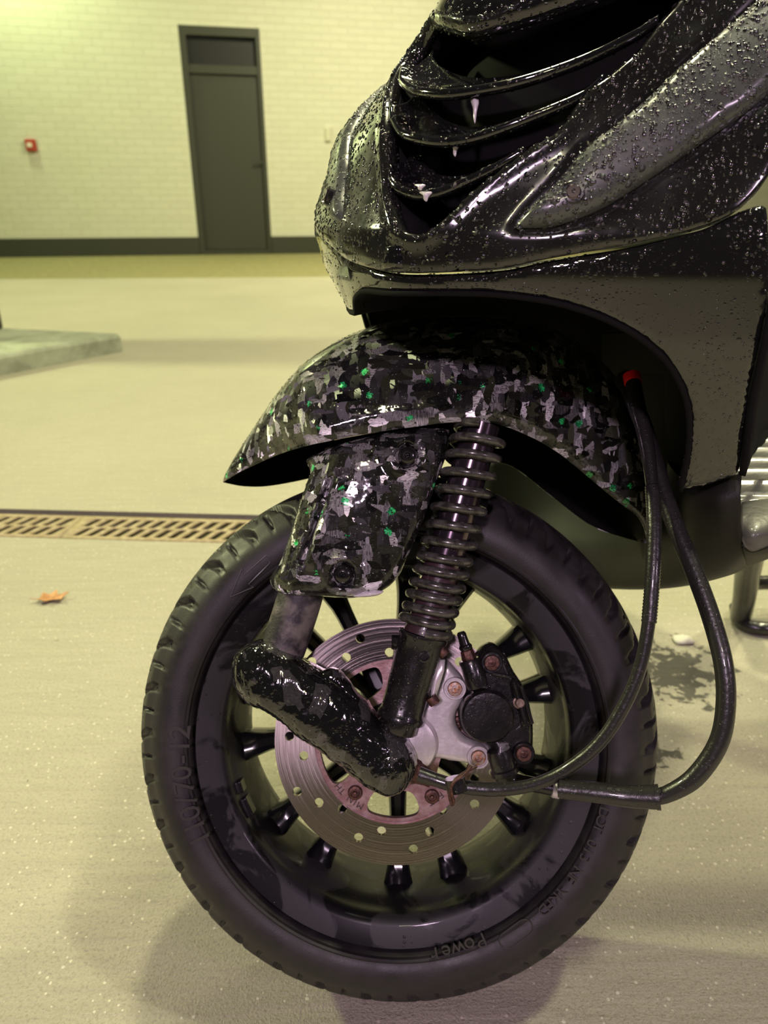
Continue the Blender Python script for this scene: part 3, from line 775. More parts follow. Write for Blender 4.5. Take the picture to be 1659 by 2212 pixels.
# channel ribs by the pad pin
slab('pad_cover', catmull([Vector(p) for p in uvs([(1103,1475),(1116,1468),(1130,1490),(1141,1525),(1150,1565),(1140,1570),(1128,1575),(1122,1545),(1108,1510)], .030)], 4, True), M_iron, cal, .026, .004, .004, .003, step=.003)
for a_, b_ in (((1112,1478), (1136,1565)), ((1126,1482), (1149,1563)), ((1064,1455), (1100,1462))):
    tube('casting_rib', [uvw(*a_, .031), uvw(*b_, .031)], .0016, M_iron, cal, MW, n=8, smooth_n=1)
# bleed nipple
b0 = uvw(1030, 1475, .028); b1 = uvw(1014, 1424, .028); ax = b1 - b0
L_ = ax.length
lathe('bleeder_boss', b0, ax, [(-.003, .0080), (L_*.05, .0086), (L_*.92, .0080), (L_, .0072), (L_, 0)], M_iron, cal, MW)
n0 = uvw(1014, 1424, .028); n1 = uvw(1000, 1380, .028); ax2 = n1 - n0; L2 = ax2.length
bn = lathe('bleed_nipple', n0, ax2, [(0, .0055), (.001, .0058), (L2*.42, .0050), (L2*.45, .0042), (L2*.5, .0042)], M_rust, cal, MW, n=6)
lathe('dust_cap', n0 + ax2*.48, ax2, [(0, .0046), (.0015, .0052), (.003, .0050), (.004, .0040), (.010, .0036), (.0125, .0036), (.0140, .0026), (.0142, 0)], M_bolt, bn, MW)
# hose union below the caliper
h0 = uvw(1078, 1625, .030); h1 = uvw(1094, 1682, .030)
lathe('hose_union', h0, h1 - h0, [(-.002, .0090), (.003, .0098), (.012, .0094), (.013, .0108), (.0165, .0108), (.0175, .0090), (.022, .0086)], M_iron, cal, MW)
tube('hose_elbow', [uvw(1090, 1672, .030), uvw(1110, 1690, .031), uvw(1150, 1694, .034), uvw(1210, 1706, .04)], [.0080, .0075, .0055, .0055], M_iron, cal, MW)
lathe('hose_crimp', uvw(1192, 1703, .040), uvw(1212, 1707, .040) - uvw(1192, 1703, .040), [(0, .0058), (.001, .0066), (.005, .0066), (.007, .0060)], M_alu, cal, MW)

# --- shock absorber
s0 = uvw(866, 1545, .045); s1 = uvw(1042, 915, .045); sa = (s1 - s0); SL = sa.length; sa = sa.normalized()
def sat(px, py, wv=.045): p = uvw(px, py, wv); return (p - s0).dot(sa)
tb = sat(914, 1378)
low = lathe('shock_body', s0, sa, [(-.012, .0135), (-.0105, .0145), (-.003, .0145), (-.003, .0175), (0, .0178), (.0015, .0170), (.004, .0160), (tb*.3, .0160), (tb*.75, .0172), (tb - .001, .0180), (tb, .0187), (tb + .0025, .0187), (tb + .003, .0)], M_iron, root, MW, n=8 if False else 48)
e1 = s0 + sa * (tb*.52) + Vector((.008, 0, .0135))
lathe('stamped_ring', s0 + sa*(tb*.80) + Vector((.004, 0, .0172)), (0.1, 0, 1), [(-.002, .0040), (.0008, .0040), (.0012, .0030), (.0004, .0024), (.0004, .0)], M_iron, low, MW, n=24)
tube('clamp_bolt', [s0 + sa*(tb*.93) + Vector((-.022, 0, -.002)), s0 + sa*(tb*.93) + Vector((-.010, 0, -.002))], .0055, M_iron, low, MW, n=6, smooth_n=1)
# clamp on the right: plate and two threaded screws
slab('clamp_plate', uvs([(950, 1428), (962, 1428), (960, 1450), (941, 1512), (931, 1508), (932, 1490)], .052), M_alu, low, .045, .004, .004, .001, step=.004)
for (xa, ya, xb, yb) in ((950, 1402, 962, 1415), (930, 1505, 940, 1520)):
    tube('clamp_screw', [uvw(xa, ya, .050), uvw(xb, yb, .050)], .0042, M_rust, low, MW, n=12, smooth_n=1)
lathe('damper_shaft', s0, sa, [(tb, .0125), (tb*1.9, .0125), (tb*1.9, .0138), (SL*.66, .0138), (SL*.66, .0142), (SL - .001, .0142), (SL - .001, 0)], M_shaft, low, MW, n=48)
lathe('bump_boot', s0, sa, [(tb + .003, .0), (tb + .003, .0155), (tb + .012, .0132), (tb + .02, .0143), (tb + .028, .0130), (tb + .036, .0143), (tb + .044, .0130), (tb + .052, .0143), (tb + .06, .0135), (tb + .075, .0140), (tb + .075, 0)], M_rubber, low, MW, n=40)
def coil():
    ups = Vector((0, 0, 1)); X = sa.cross(ups).normalized(); Y = sa.cross(X)
    # crossing heights of the coil front read from the photo
    ys = [(917,1362), (921,1340), (926,1314), (932,1287), (937,1262), (946,1233), (955,1206), (965,1172), (977,1137), (989,1100), (1002,1063), (1013,1027), (1024,988), (1036,955), (1047,925)]
    ts = [sat(x, y) for x, y in ys]
    pts = []; n = 40
    for i in range(len(ts) - 1):
        for k in range(n):
            f = k / n; t_ = ts[i] + (ts[i+1] - ts[i]) * f
            a = 2 * math.pi * f
            Rc = .0182
            # phase: f = 0 at the front (w+)
            dirv = Vector((0, 0, 1)); q = dirv - sa * dirv.dot(sa); q.normalize(); s_ = sa.cross(q)
            pts.append(s0 + sa * t_ + (q * math.cos(a) + s_ * math.sin(a)) * Rc)
    return tube('coil_spring', pts, .0035, M_spring, root, MW, n=12, smooth_n=1)
coil()

# --- fork leg, trailing arm
f0 = uvw(640, 1230, .030); f1 = uvw(652, 1300, .030); 
fork = tube('fork_leg', [uvw(745, 985, .012), uvw(690, 1150, .025), uvw(642, 1310, .03), uvw(612, 1400, .033), uvw(590, 1450, .035)], [.0170, .0170, .0175, .0172, .017], M_leg, root, MW, n=40)
# dirt collar
ar = [(499,1443),(506,1414),(532,1393),(566,1386),(605,1400),(653,1426),(701,1453),(749,1477),(788,1511),(812,1544),(846,1573),(880,1604),(900,1646),(896,1680),(875,1708),(841,1722),(798,1708),(759,1677),(701,1633),(643,1595),(590,1551),(532,1520),(506,1487)]
def armf(V): return .0 * V[:, 0]
ARo = catmull([Vector(p) for p in uvs(ar, .050)], 6, True)
arm = slab('swing_arm', ARo, M_wrap, root, .046, .020, .022, .020, .012, step=.0026)
dtx = bpy.data.textures.new('crumple', 'CLOUDS'); dtx.noise_scale = .014; dtx.noise_depth = 3
md = arm.modifiers.new('crumple', 'DISPLACE'); md.texture = dtx; md.strength = .0028; md.mid_level = .5
# lump where the wrap folds over the arm
lump = slab('wrap_fold', catmull([Vector(p) for p in uvs([(690,1458),(705,1446),(722,1443),(738,1452),(752,1470),(778,1500),(790,1530),(770,1535),(735,1500),(710,1478)], .05)], 4, True), M_wrap, arm, .050, .008, .012, .008, step=.0025)
m2 = lump.modifiers.new('crumple', 'DISPLACE'); m2.texture = dtx; m2.strength = .004
# speedometer drive and collar
lathe('speedometer_drive', uvw(900, 1665, .028), uvw(925, 1680, .03) - uvw(900, 1665, .028), [(-.012, .012), (.0, .011), (.004, .0085), (.010, .0065), (.014, .006)], M_rust, root, MW)

def smooth_closed2(P): return [(p.x, p.y) for p in catmull([Vector(p) for p in P], 4, True)]
# --- fork cover (carbon)
CW = .064
fc_ = [(644,981),(660,970),(720,955),(822,930),(905,915),(977,912),(972,960),(955,1010),(941,1049),(923,1100),(905,1147),(891,1180),(876,1212),(862,1243),(840,1268),(807,1286),(757,1295),(677,1291),(597,1289),(571,1278),(558,1262),(566,1243),(583,1222),(605,1168),(626,1107),(645,1045),(656,1010)]
FC = catmull([Vector(p) for p in uvs(fc_, CW)], 5, True, sharp=(5,))
sl0, sl1 = np.array(uv(714, 1030, CW)), np.array(uv(646, 1222, CW)); sdir = (sl1 - sl0) / np.linalg.norm(sl1 - sl0)
snr = np.array([sdir[1], -sdir[0]])
if snr @ (np.array(uv(600, 1100, CW)) - sl0) < 0: snr = -snr
sc1 = np.array(uv(880, 984, CW)); sc2 = np.array(uv(740, 1241, CW))
def coverf(V):
    d = (V - sl0) @ snr; al = (V - sl0) @ sdir; Ls = np.linalg.norm(sl1 - sl0)
    z = np.where(d > 0, -.95 * d, 0)
    # groove between the main plate and the leading strip
    win = np.clip((al + .004) / .006, 0, 1) * np.clip((Ls + .002 - al) / .006, 0, 1)
    z = z - .011 * win * np.exp(-((d - .0) / .0022) ** 2) + .0025 * win * np.exp(-((d + .0065) / .004) ** 2)
    for s_ in (sc1, sc2):
        rr = np.hypot(*(V - s_).T); z = z + .0035 * np.exp(-((rr - .0125) / .0045) ** 2) - .0060 * (rr < .0088)
    z = z - 1.3 * ((V[:, 0] - sc1[0] + .035) ** 2 + (V[:, 1] - (sc1[1] + sc2[1]) / 2) ** 2)
    # right hand flank falls away
    z = z - 18 * np.clip(V[:, 0] - (sc1[0] + .012), 0, 1) ** 2
    return z
cover = slab('fork_cover', FC, M_carb, root, CW - .010, .011, .006, .009, step=.0020, fn=coverf)
for (x, y) in ((880, 984), (740, 1241)):
    c = uv(x, y, CW); s_ = lathe('cover_screw', (c[0], c[1], CW - .006), (0, 0, 1), [(0, .0072), (.003, .0072), (.0052, .0064), (.0066, .0045), (.0070, .0022), (.0058, .0012), (.0058, 0)], M_bolt, cover, MW, n=36)
    for an in (20, 110): box('screw_slot', (0, 0, 0), (.0048, .0009, .0012), M_dark, s_, MW @ Matrix.Translation((c[0], c[1], CW + .0008)) @ Matrix.Rotation(R(an), 4, 'Z'))

slab('soap_drip', smooth_closed2([uv(x, y, CW) for x, y in [(762,1290),(780,1281),(808,1277),(828,1278),(816,1287),(790,1291)]]), M_foam, cover, CW - .006, .003, .003, .002, step=.0015)

# --- front mudguard
crown = [(482,1038),(500,1008),(540,950),(590,885),(650,822),(720,768),(790,733),(860,712),(950,704),(1050,706),(1150,722),(1250,765),(1330,840),(1372,930),(1392,1030),(1400,1110),(1400,1165)]
near = [(482,1041),(520,1018),(580,990),(640,969),(720,950),(800,935),(900,921),(985,911),(1070,915),(1150,945),(1210,980),(1262,1022),(1310,1062),(1350,1094),(1378,1115),(1392,1140),(1398,1165)]
far = [(482,1042),(520,1050),(570,1051),(640,1040),(720,1022),(800,1008),(900,998),(985,993),(1060,996),(1112,1012),(1190,1072),(1262,1127),(1310,1150),(1353,1163),(1375,1167),(1390,1168),(1400,1168)]
def resample(P, n):
    P = catmull([Vector((a, b)) for a, b in P], 8); L = [0]
    for i in range(1, len(P)): L.append(L[-1] + (P[i]-P[i-1]).length)
    out = []
    for k in range(n):
        s = L[-1]*k/(n-1); out.append((float(np.interp(s, L, [p.x for p in P])), float(np.interp(s, L, [p.y for p in P]))))
    return out
def fender():
    n, m = 110, 45
    C_, N_, F_ = resample(crown, n), resample(near, n), resample(far, n)
    V = []; Fs = []
    for i in range(n):
        s = i/(n-1)
        hw = .062 * min(1, (s/.16)**.6 if s < .16 else 1) * (1 if s < .8 else 1 - .35*((s-.8)/.2)**2)
        wc = -.055
        xn = (N_[i][0] - 560) / 130; xr = (1290 - N_[i][0]) / 230
        hn = hw + .052 * max(0, min(1, xn))**1.5 * max(0, min(1, xr))**1.2
        pc = uvw(*C_[i], wc); pn = uvw(*N_[i], wc + hn); pf = uvw(*F_[i], wc - hw)
        for k in range(m):
            a = (k/(m-1) - .5) * math.pi; sn, cs = math.sin(a), math.cos(a)
            e = .78; x = abs(sn)**.85 * (1 if sn > 0 else -1); h = max(0, cs)**e
            ed = pn if x >= 0 else pf
            lat = abs(x)
            p = pc * h + Vector((ed.x, ed.y, 0)) * (1-h); p.z = wc + x * (hn if x >= 0 else hw)
            V.append(p)
    for i in range(n-1):
        for k in range(m-1): Fs.append((i*m+k, i*m+k+1, (i+1)*m+k+1, (i+1)*m+k))
    o = mesh('front_mudguard', V, Fs, M_carb, root, MW)
    sd = o.modifiers.new('s', 'SOLIDIFY'); sd.thickness = .0028; sd.offset = -1; sd.material_offset = 1
    o.data.materials.append(M_dark)
    sd.material_offset_rim = 0
    return o
fend = fender()
# check which way the shell faces: outward side must carry the carbon
me = fend.data; cpt = Vector((0, 0, -.055)); s_ = sum((p.normal.dot((p.center - cpt).normalized()) for p in me.polygons)) 
if s_ < 0: me.flip_normals()

# --- body
cz = [(860,590),(985,588),(1094,579),(1167,563),(1260,546),(1340,532),(1421,512),(1529,482),(1609,442),(1659,383),(1705,300),(1740,180)]
crease = lzs(cz)
crease_n = [crease[0]] + crease[1:]
far_cr = [(-a, b) for a, b in crease_n[1:9]]
ftop = .80
out_up = list(reversed(far_cr)) + crease_n + [(.205, .76), (.20, ftop), (-.10, ftop), (-.15, .74), (-.18, .68)]
def smooth_closed(P, n=4, sharp=()): return [(p.x, p.y) for p in catmull([Vector(p) for p in P], n, True, sharp)]
gh = [(906,43),(893,95),(868,140),(848,190),(841,231),(836,300),(839,361),(842,400),(855,450),(872,490),(892,500),(913,499),(960,466),(1000,425),(1040,390),(1126,325),(1202,275),(1261,195),(1312,159),(1374,105),(1420,45),(1460,0),(1510,-60),(1300,-60),(1100,40),(1022,65),(967,58)]
GH = smooth_closed(lzs(gh), 4, sharp=(0,))
OU = smooth_closed(out_up, 3, sharp=(len(out_up)-4, len(out_up)-3))
# side trims (near and far)
tr = [(1111,491),(1149,446),(1211,387),(1262,325),(1348,258),(1417,197),(1450,163),(1544,83),(1602,33),(1680,-30),(1760,-20),(1745,110),(1659,203),(1583,262),(1493,325),(1384,398),(1312,443),(1258,468),(1190,489)]
TRn = smooth_closed(lzs(tr), 4, sharp=(0,))
def upper_h(V, D):
    do = edist(V, OU)
    # slight hollow beside the grille frame so the rim reads as a raised lip
    dh = edist(V, GH)
    dt = edist(V, TRn)
    return .0025 * np.exp(-((dh - .004) / .0045) ** 2) - .0026 * np.exp(-(dt / .0026) ** 2) + .0048 * (1 - rnd(do, .006))
upper = patch('front_fairing', OU, M_fair, root, 0, .004, .006, .006, .0032, holes=[GH], hf=upper_h)
# grille surround depth: wall going back from the opening
def skirt(name, pl, off0, off1, mat, par, n_shift=None):
    V = [bodyP(a, b, off0) for a, b in pl]; n = len(V)
    cx = sum(a for a, b in pl)/n; cy = sum(b for a, b in pl)/n
    V += [bodyP(cx + (a-cx)*.97, cy + (b-cy)*.97, off0) - BF*.055 for a, b in pl]
    V += [bodyP(cx + (a-cx)*1.03, cy + (b-cy)*1.03, off0) - BF*.055 for a, b in pl]; V += [bodyP(cx + (a-cx)*1.03, cy+(b-cy)*1.03, off0) for a, b in pl]
    Fs = []
    for r_ in range(4):
        for i in range(n): Fs.append((r_*n+i, r_*n+(i+1) % n, ((r_+1) % 4)*n+(i+1) % n, ((r_+1) % 4)*n+i))
    return mesh(name, V, Fs, mat, par)
skirt('grille_frame', GH, -.007, -.032, M_dark, upper)
cx = sum(a for a, b in GH)/len(GH); cy = sum(b for a, b in GH)/len(GH)
gV, gF, gD = tri2d([(cx+(a-cx)*1.02, cy+(b-cy)*1.02) for a, b in GH], .01)
gn = len(gV); gp = [bodyP(a, b, -.006) - BF*.050 for a, b in gV]
mesh('grille_back', gp + [p - BF*.004 for p in gp], list(gF) + [tuple(gn+i for i in reversed(f)) for f in gF] + [(b, a, gn+a, gn+b) for a, b in border(gF)], M_dark, upper)

def louvre(lip, hts, par):
    Q_ = lzs([(x, y) for x, y in lip]); P = [bodyP(*q, -.002) for q in Q_]; N0 = []
    for q in Q_:
        v = bodyP(*q, .01) - bodyP(*q, 0); v.z = 0; v = (v.normalized() + BF*.6).normalized(); N0.append(v)
    NN = [v.normalized() for v in catmull(N0, 8)]
    P = catmull(P, 8); n = len(P); V = []; Fs = []
    m = 14
    for i, p in enumerate(P):
        s = i/(n-1); h = float(np.interp(s, [a for a, b in hts], [b for a, b in hts]))
        T = (P[min(i+1, n-1)] - P[max(i-1, 0)]).normalized()
        Nn = NN[i]; up = Vector((0, 0, 1))
        # cross-section: rolled lip then a slat rising inwards (concave)
        th = .0030
        sec = []
        for k in range(7):
            a = R(-90 + 180*k/6) ; sec.append((math.cos(a)*th*.9, math.sin(a)*th))
        sec2 = [(sec[6][0]-.003, th*.9), (-.008 - h*.25, h*.30 + th*.3), (-.014 - h*.35, h*.75), (-.017 - h*.45, h*1.15), (-.020 - h*.45, h*1.12), (-.016 - h*.2, h*.35 - th), (-.004, -th)]
        for (a, b) in sec + sec2: V.append(p + Nn*a + up*b)
    m = len(sec + sec2)
    for i in range(n-1):
        for k in range(m): Fs.append((i*m+k, i*m+(k+1) % m, (i+1)*m+(k+1) % m, (i+1)*m+k))
    Fs.append(tuple(range(m))); Fs.append(tuple(reversed([(n-1)*m+k for k in range(m)])))
    return mesh('louvre', V, Fs, M_louv, par)
HT = [(0, .013), (.06, .0145), (.14, .014), (.28, .012), (.5, .008), (.75, .005), (1, .003)]
louvre([(866,150),(864,172),(891,191),(953,199),(1022,192),(1130,170),(1260,125),(1377,68),(1424,38)], HT, upper)
louvre([(843,232),(845,258),(868,286),(920,300),(975,302),(1040,289),(1130,257),(1260,203),(1305,165)], HT, upper)
louvre([(841,362),(842,386),(857,405),(899,418),(949,412),(1004,390),(1076,356),(1130,325)], [(0, .014), (.07, .015), (.2, .014), (.4, .011), (.7, .006), (1, .003)], upper)
# panel above the grille
tp = [(906,42),(967,57),(1022,64),(1094,46),(1166,25),(1233,3),(1330,-30),(1420,-75),(1420,-200),(980,-200),(940,-60),(922,0)]
patch('grille_top_panel', smooth_closed(lzs(tp), 4, sharp=(0, 7, 8, 9)), M_louv, upper, .002, .006, .008, .008, .004)
# keel badge
patch('nose_badge', smooth_closed(lzs([(838,530),(866,527),(873,582),(826,584)]), 3, sharp=(0, 1, 2, 3)), M_louv, upper, .003, .003, .003, .004, .002)
trim = patch('side_trim', TRn, M_trim, root, .0055, .004, .005, .005, .0045, dome=.004, domer=.02)
TRf = [(-a, b) for a, b in reversed(TRn) if a < .19]
trimf = patch('side_trim', TRf, M_trim, root, .003, .004, .005, .005, .0045, dome=.003, domer=.02)
def body_screw(px, py, par, lzp=None):
    l_, z_ = lzp or lz(px, py); p = bodyP(l_, z_, .003); q = bodyP(l_, z_, .02); n = (q - p).normalized()
    lathe('trim_screw_seat', p, n, [(0, .0065), (.0055, .0065), (.006, .0058), (.0045, .0050), (.0045, 0)], M_bolt, par)
    lathe('trim_screw', p, n, [(.003, .0044), (.0058, .0044), (.0066, .0034), (.0066, .0012), (.0056, .0009), (.0056, 0)], M_shaft, par, n=24)
    return l_, z_
l_, z_ = body_screw(1236, 430, trim)
body_screw(0, 0, trimf, (-l_, z_))

# lower fairing with the wheel arch
arch_px = [(1473,1069),(1488,1006),(1494,945),(1488,873),(1455,801),(1395,741),(1310,692),(1202,658),(1082,641),(985,637),(901,637),(830,636),(774,632),(757,650),(757,682)]
arch = lzs(arch_px)
farleg = [(-.158, .548), (-.166, .505), (-.166, .465)]
e = .0015
low_out = arch + farleg + [(-.19, .472), (-.193, .53), (-.196, .585)] + [(a, b - e) for a, b in reversed(far_cr)][0:] + [(a, b - e) for a, b in crease_n[:9]] + lzs([(1668,440),(1672,600),(1659,717),(1640,800),(1626,861),(1617,945),(1602,1036),(1533,1060)])
LO = smooth_closed(low_out, 4, sharp=(0, len(arch)+2, len(low_out)-1, len(low_out)-2))
lower = patch('lower_fairing', LO, M_low, root, -.0035, .005, .0030, .0025, .0032)
# wheel arch liner: tunnel going back from the arch edge
def liner():
    pl = [(p.x, p.y) for p in catmull([Vector(q) for q in arch + farleg], 4)]
    rows = []
    for dpt, sc in ((.004, 1.0), (.014, 1.0), (.05, 1.0), (.20, 1.05), (.55, 1.05)):
        row = []
        for a, b in pl:
            p = bodyP(a, b, -.004 if dpt < .01 else -.006); q = p - BF*(dpt-.006)
            cc = Vector((0, 0, .50)); zz = cc.z + (q.z-cc.z)*sc; zz = zz if (zz > .52 or dpt < .1) else .52 - (.52-zz)*(2.2 if dpt < .3 else 4); row.append(Vector((q.x, q.y, zz)))
        rows.append(row)
    # flatten the last row to a common plane, extend down to form a back wall
    V = [p for r_ in rows for p in r_]; n = len(pl); Fs = []
    for i in range(len(rows)-1):
        for k in range(n-1): Fs.append((i*n+k, i*n+k+1, (i+1)*n+k+1, (i+1)*n+k))
    base = (len(rows)-1)*n; Fs.append(tuple(base+k for k in range(n)))
    o = mesh('wheel_arch_liner', V, Fs, M_dark, lower)
    sd = o.modifiers.new('s', 'SOLIDIFY'); sd.thickness = .003; sd.offset = 0
    return o
liner()
# lower body shell behind the wheel (belly), lofted
def loft(name, rows, mat, par, thick=.004, n=6, angle=None):
    R_ = [catmull(r_, n) for r_ in rows]
    cols = [catmull([r_[i] for r_ in R_], n) for i in range(len(R_[0]))]
    m = len(cols[0]); V = [p for c in cols for p in c]; Fs = []
    for i in range(len(cols)-1):
        for k in range(m-1): Fs.append((i*m+k, (i+1)*m+k, (i+1)*m+k+1, i*m+k+1))
    o = mesh(name, V, Fs, mat, par, angle=angle)
    sd = o.modifiers.new('s', 'SOLIDIFY'); sd.thickness = thick; sd.offset = 0
    return o
def T3(L): return [at_t(*a) for a in L]
belly = loft('belly_panel', [
    T3([(1000,1000,.92),(1150,985,.90),(1300,965,.86),(1395,955,.78),(1430,975,.68),(1475,1030,.540),(1533,1040,.500),(1598,1018,.480)]),
    T3([(1000,1080,.91),(1150,1090,.88),(1300,1080,.82),(1390,1075,.72),(1440,1075,.62),(1490,1088,.520),(1550,1086,.485),(1600,1078,.478)]),
    T3([(1000,1160,.91),(1150,1175,.87),(1290,1180,.78),(1380,1180,.69),(1440,1178,.62),(1500,1172,.550),(1560,1160,.515),(1601,1140,.496)]),
    T3([(1000,1230,.93),(1150,1250,.88),(1290,1256,.80),(1370,1258,.73),(1440,1255,.66),(1500,1245,.61),(1560,1230,.57),(1608,1188,.520)]),
    T3([(1000,1245,.97),(1150,1262,.94),(1300,1268,.87),(1370,1270,.80),(1440,1267,.73),(1505,1257,.67),(1575,1238,.62),(1612,1222,.590)]),
], M_belly, root)
side = loft('floor_side', [
    T3([(1606,1178,.506),(1625,1187,.508),(1659,1176,.505),(1720,1150,.50),(1800,1120,.495)]),
    T3([(1608,1195,.526),(1630,1196,.524),(1665,1188,.520),(1725,1163,.515),(1805,1133,.51)]),
    T3([(1610,1222,.590),(1638,1210,.580),(1680,1194,.570),(1740,1170,.56),(1820,1140,.55)]),
], M_belly, root)
Z0 = .425
def gz(L): return [ground_pt(*q) for q in L]
loft('floor_corner', [
    gz([(1601,1090,Z0),(1630,1085,Z0),(1680,1080,Z0),(1780,1060,Z0)]),
    gz([(1600,1125,Z0-.001),(1630,1122,Z0),(1680,1112,Z0),(1780,1090,Z0)]),
    gz([(1603,1155,Z0-.007),(1630,1155,Z0-.004),(1680,1142,Z0-.004),(1780,1116,Z0-.004)]),
    T3([(1606,1180,.506),(1625,1187,.508),(1672,1172,.505),(1790,1124,.495)]),
], M_board, root)
plV = [at_t(1300,720,.84), at_t(1490,720,.58), at_t(1500,1010,.55), at_t(1462,1045,.58), at_t(1300,1030,.88)]
plN = Vector((.3, .9, -.1)) * .02
mesh('wheel_arch_liner', plV + [v + plN for v in plV], [(0,1,2,3,4), (9,8,7,6,5)] + [(i, (i+1) % 5, 5+(i+1) % 5, 5+i) for i in range(5)], M_dark, root, smooth=False)
# footboard with ribs
def footboard():
    z0 = .425; pts = []
    a = ground_pt(1606, 1112, z0); b = ground_pt(1600, 925, z0)
    ax = Vector((1, 0, 0)); V = []; Fs = []
    prof = []; N = 90
    for i in range(N):
        s = i/(N-1); yy = a.y + (b.y - a.y + .05)*s
        rib_ = 0
        if .14 < s < .9: rib_ = .0028*(0.5+0.5*math.cos(2*math.pi*(s-.14)/.105))**3
        prof.append((yy, z0 + rib_ + .012*max(0, .12-s)/.12*-1))
    for (yy, zz) in prof:
        x0 = np.interp(yy, [a.y, b.y], [a.x, b.x]) - .008
        V += [(x0, yy, zz), (x0+.5, yy, zz), (x0+.5, yy, zz-.02), (x0, yy, zz-.02)]
    for i in range(N-1):
        for k in range(4): Fs.append((i*4+k, i*4+(k+1) % 4, (i+1)*4+(k+1) % 4, (i+1)*4+k))
    Fs.append((0, 1, 2, 3)); Fs.append(tuple((N-1)*4+k for k in (3, 2, 1, 0)))
    return mesh('footboard', V, Fs, M_board, root, angle=50)
footboard()
# inner leg shield behind the fairing edge
loft('leg_shield', [
    T3([(1668,430,.402),(1670,600,.402),(1656,717,.405),(1624,861,.432),(1614,945,.445),(1603,1028,.466)]),
    T3([(1690,430,.45),(1692,600,.45),(1685,720,.455),(1665,858,.478),(1655,915,.488),(1640,930,.500)]),
    T3([(1740,430,.56),(1740,600,.56),(1735,720,.565),(1720,850,.58),(1705,905,.59),(1690,922,.595)]),
], M_dark, root)

# centre stand
st0 = at_t(1622, 1190, 1.03); g = ground_pt(1600, 1330, .02)
stand = tube('centre_stand', [st0, at_t(1614,1240,1.08), at_t(1608,1290,1.12), Vector((g.x, g.y, .018))], [.020, .018, .017, .016], M_iron, root)
q = [ground_pt(1590,1310,.02), ground_pt(1600,1345,.012), ground_pt(1650,1358,.012), ground_pt(1720,1350,.012)]
tube('stand_foot', q, .011, M_iron, stand)
tube('stand_foot_bar', [ground_pt(1608,1292,.06), ground_pt(1625,1262,.06), ground_pt(1700,1258,.06)], .012, M_iron, stand)

# --- hoses and cables
def T4(L): return [at_t(*a) for a in L]
cabA = [(905,1672,.505),(940,1684,.503),(985,1697,.500),(1060,1705,.495),(1140,1698,.487),(1215,1668,.480),(1290,1610,.472),(1345,1530,.468),(1383,1440,.466),(1402,1340,.466),(1410,1240,.470),(1413,1140,.478),(1408,1045,.490),(1395,950,.505),(1378,880,.518),(1366,818,.53)]
cable = tube('speedometer_cable', T4(cabA), [.0055]*1 + [.0048]*3 + [.0043]*9 + [.0052, .0056, .0058], M_cable, root, n=18)
ribbed = T4([(1402,1345,.466),(1410,1240,.4695),(1413,1140,.4775),(1409,1050,.489)])
P_ = catmull(ribbed, 30); rr_ = [.0046 + .0005*(i % 2) for i in range(len(P_))]
tube('ribbed_sleeve', P_, rr_, M_cable, cable, n=16, smooth_n=1, angle=80)
tube('red_tape_band', T4([(1368.5,830,.529),(1366,820,.5295),(1364,809,.531)]), .0063, M_red, cable, n=18)
hoseB = [(1205,1705,.478),(1300,1712,.470),(1400,1721,.462),(1440,1716,.458),(1500,1680,.452),(1552,1605,.448),(1568,1520,.448),(1562,1430,.452),(1535,1330,.462),(1498,1230,.474),(1464,1150,.486),(1436,1070,.500),(1412,990,.514),(1390,920,.528),(1366,860,.540),(1348,812,.552)]
hose = tube('brake_hose', T4(hoseB), [.0052]*4 + [.0060]*8 + [.0062]*4, M_cable, root, n=20)
tube('heat_shrink_sleeve', T4([(1208,1704,.4775),(1240,1707,.475),(1300,1713,.4695),(1360,1720,.465),(1424,1722,.4595)]), [.0064, .0066, .0068, .0072, .0078], M_cable, hose, n=20)
tube('sleeve_edge', T4([(1416,1722,.4603),(1425,1722,.4595)]), .0081, M_cable, hose, n=20, smooth_n=1)
# wire tie holding the cable to the bracket
tube('wire_tie', T4([(1030,1655,.492),(1005,1668,.488),(983,1685,.484),(974,1705,.484),(980,1730,.486),(976,1738,.487),(971,1715,.484),(980,1690,.482),(1000,1675,.484),(1018,1655,.49)]), .0011, M_rust, cable, n=8)
tube('cable_clip', T4([(982,1680,.494),(988,1710,.493)]), .0072, M_iron, cable, n=16, smooth_n=1)
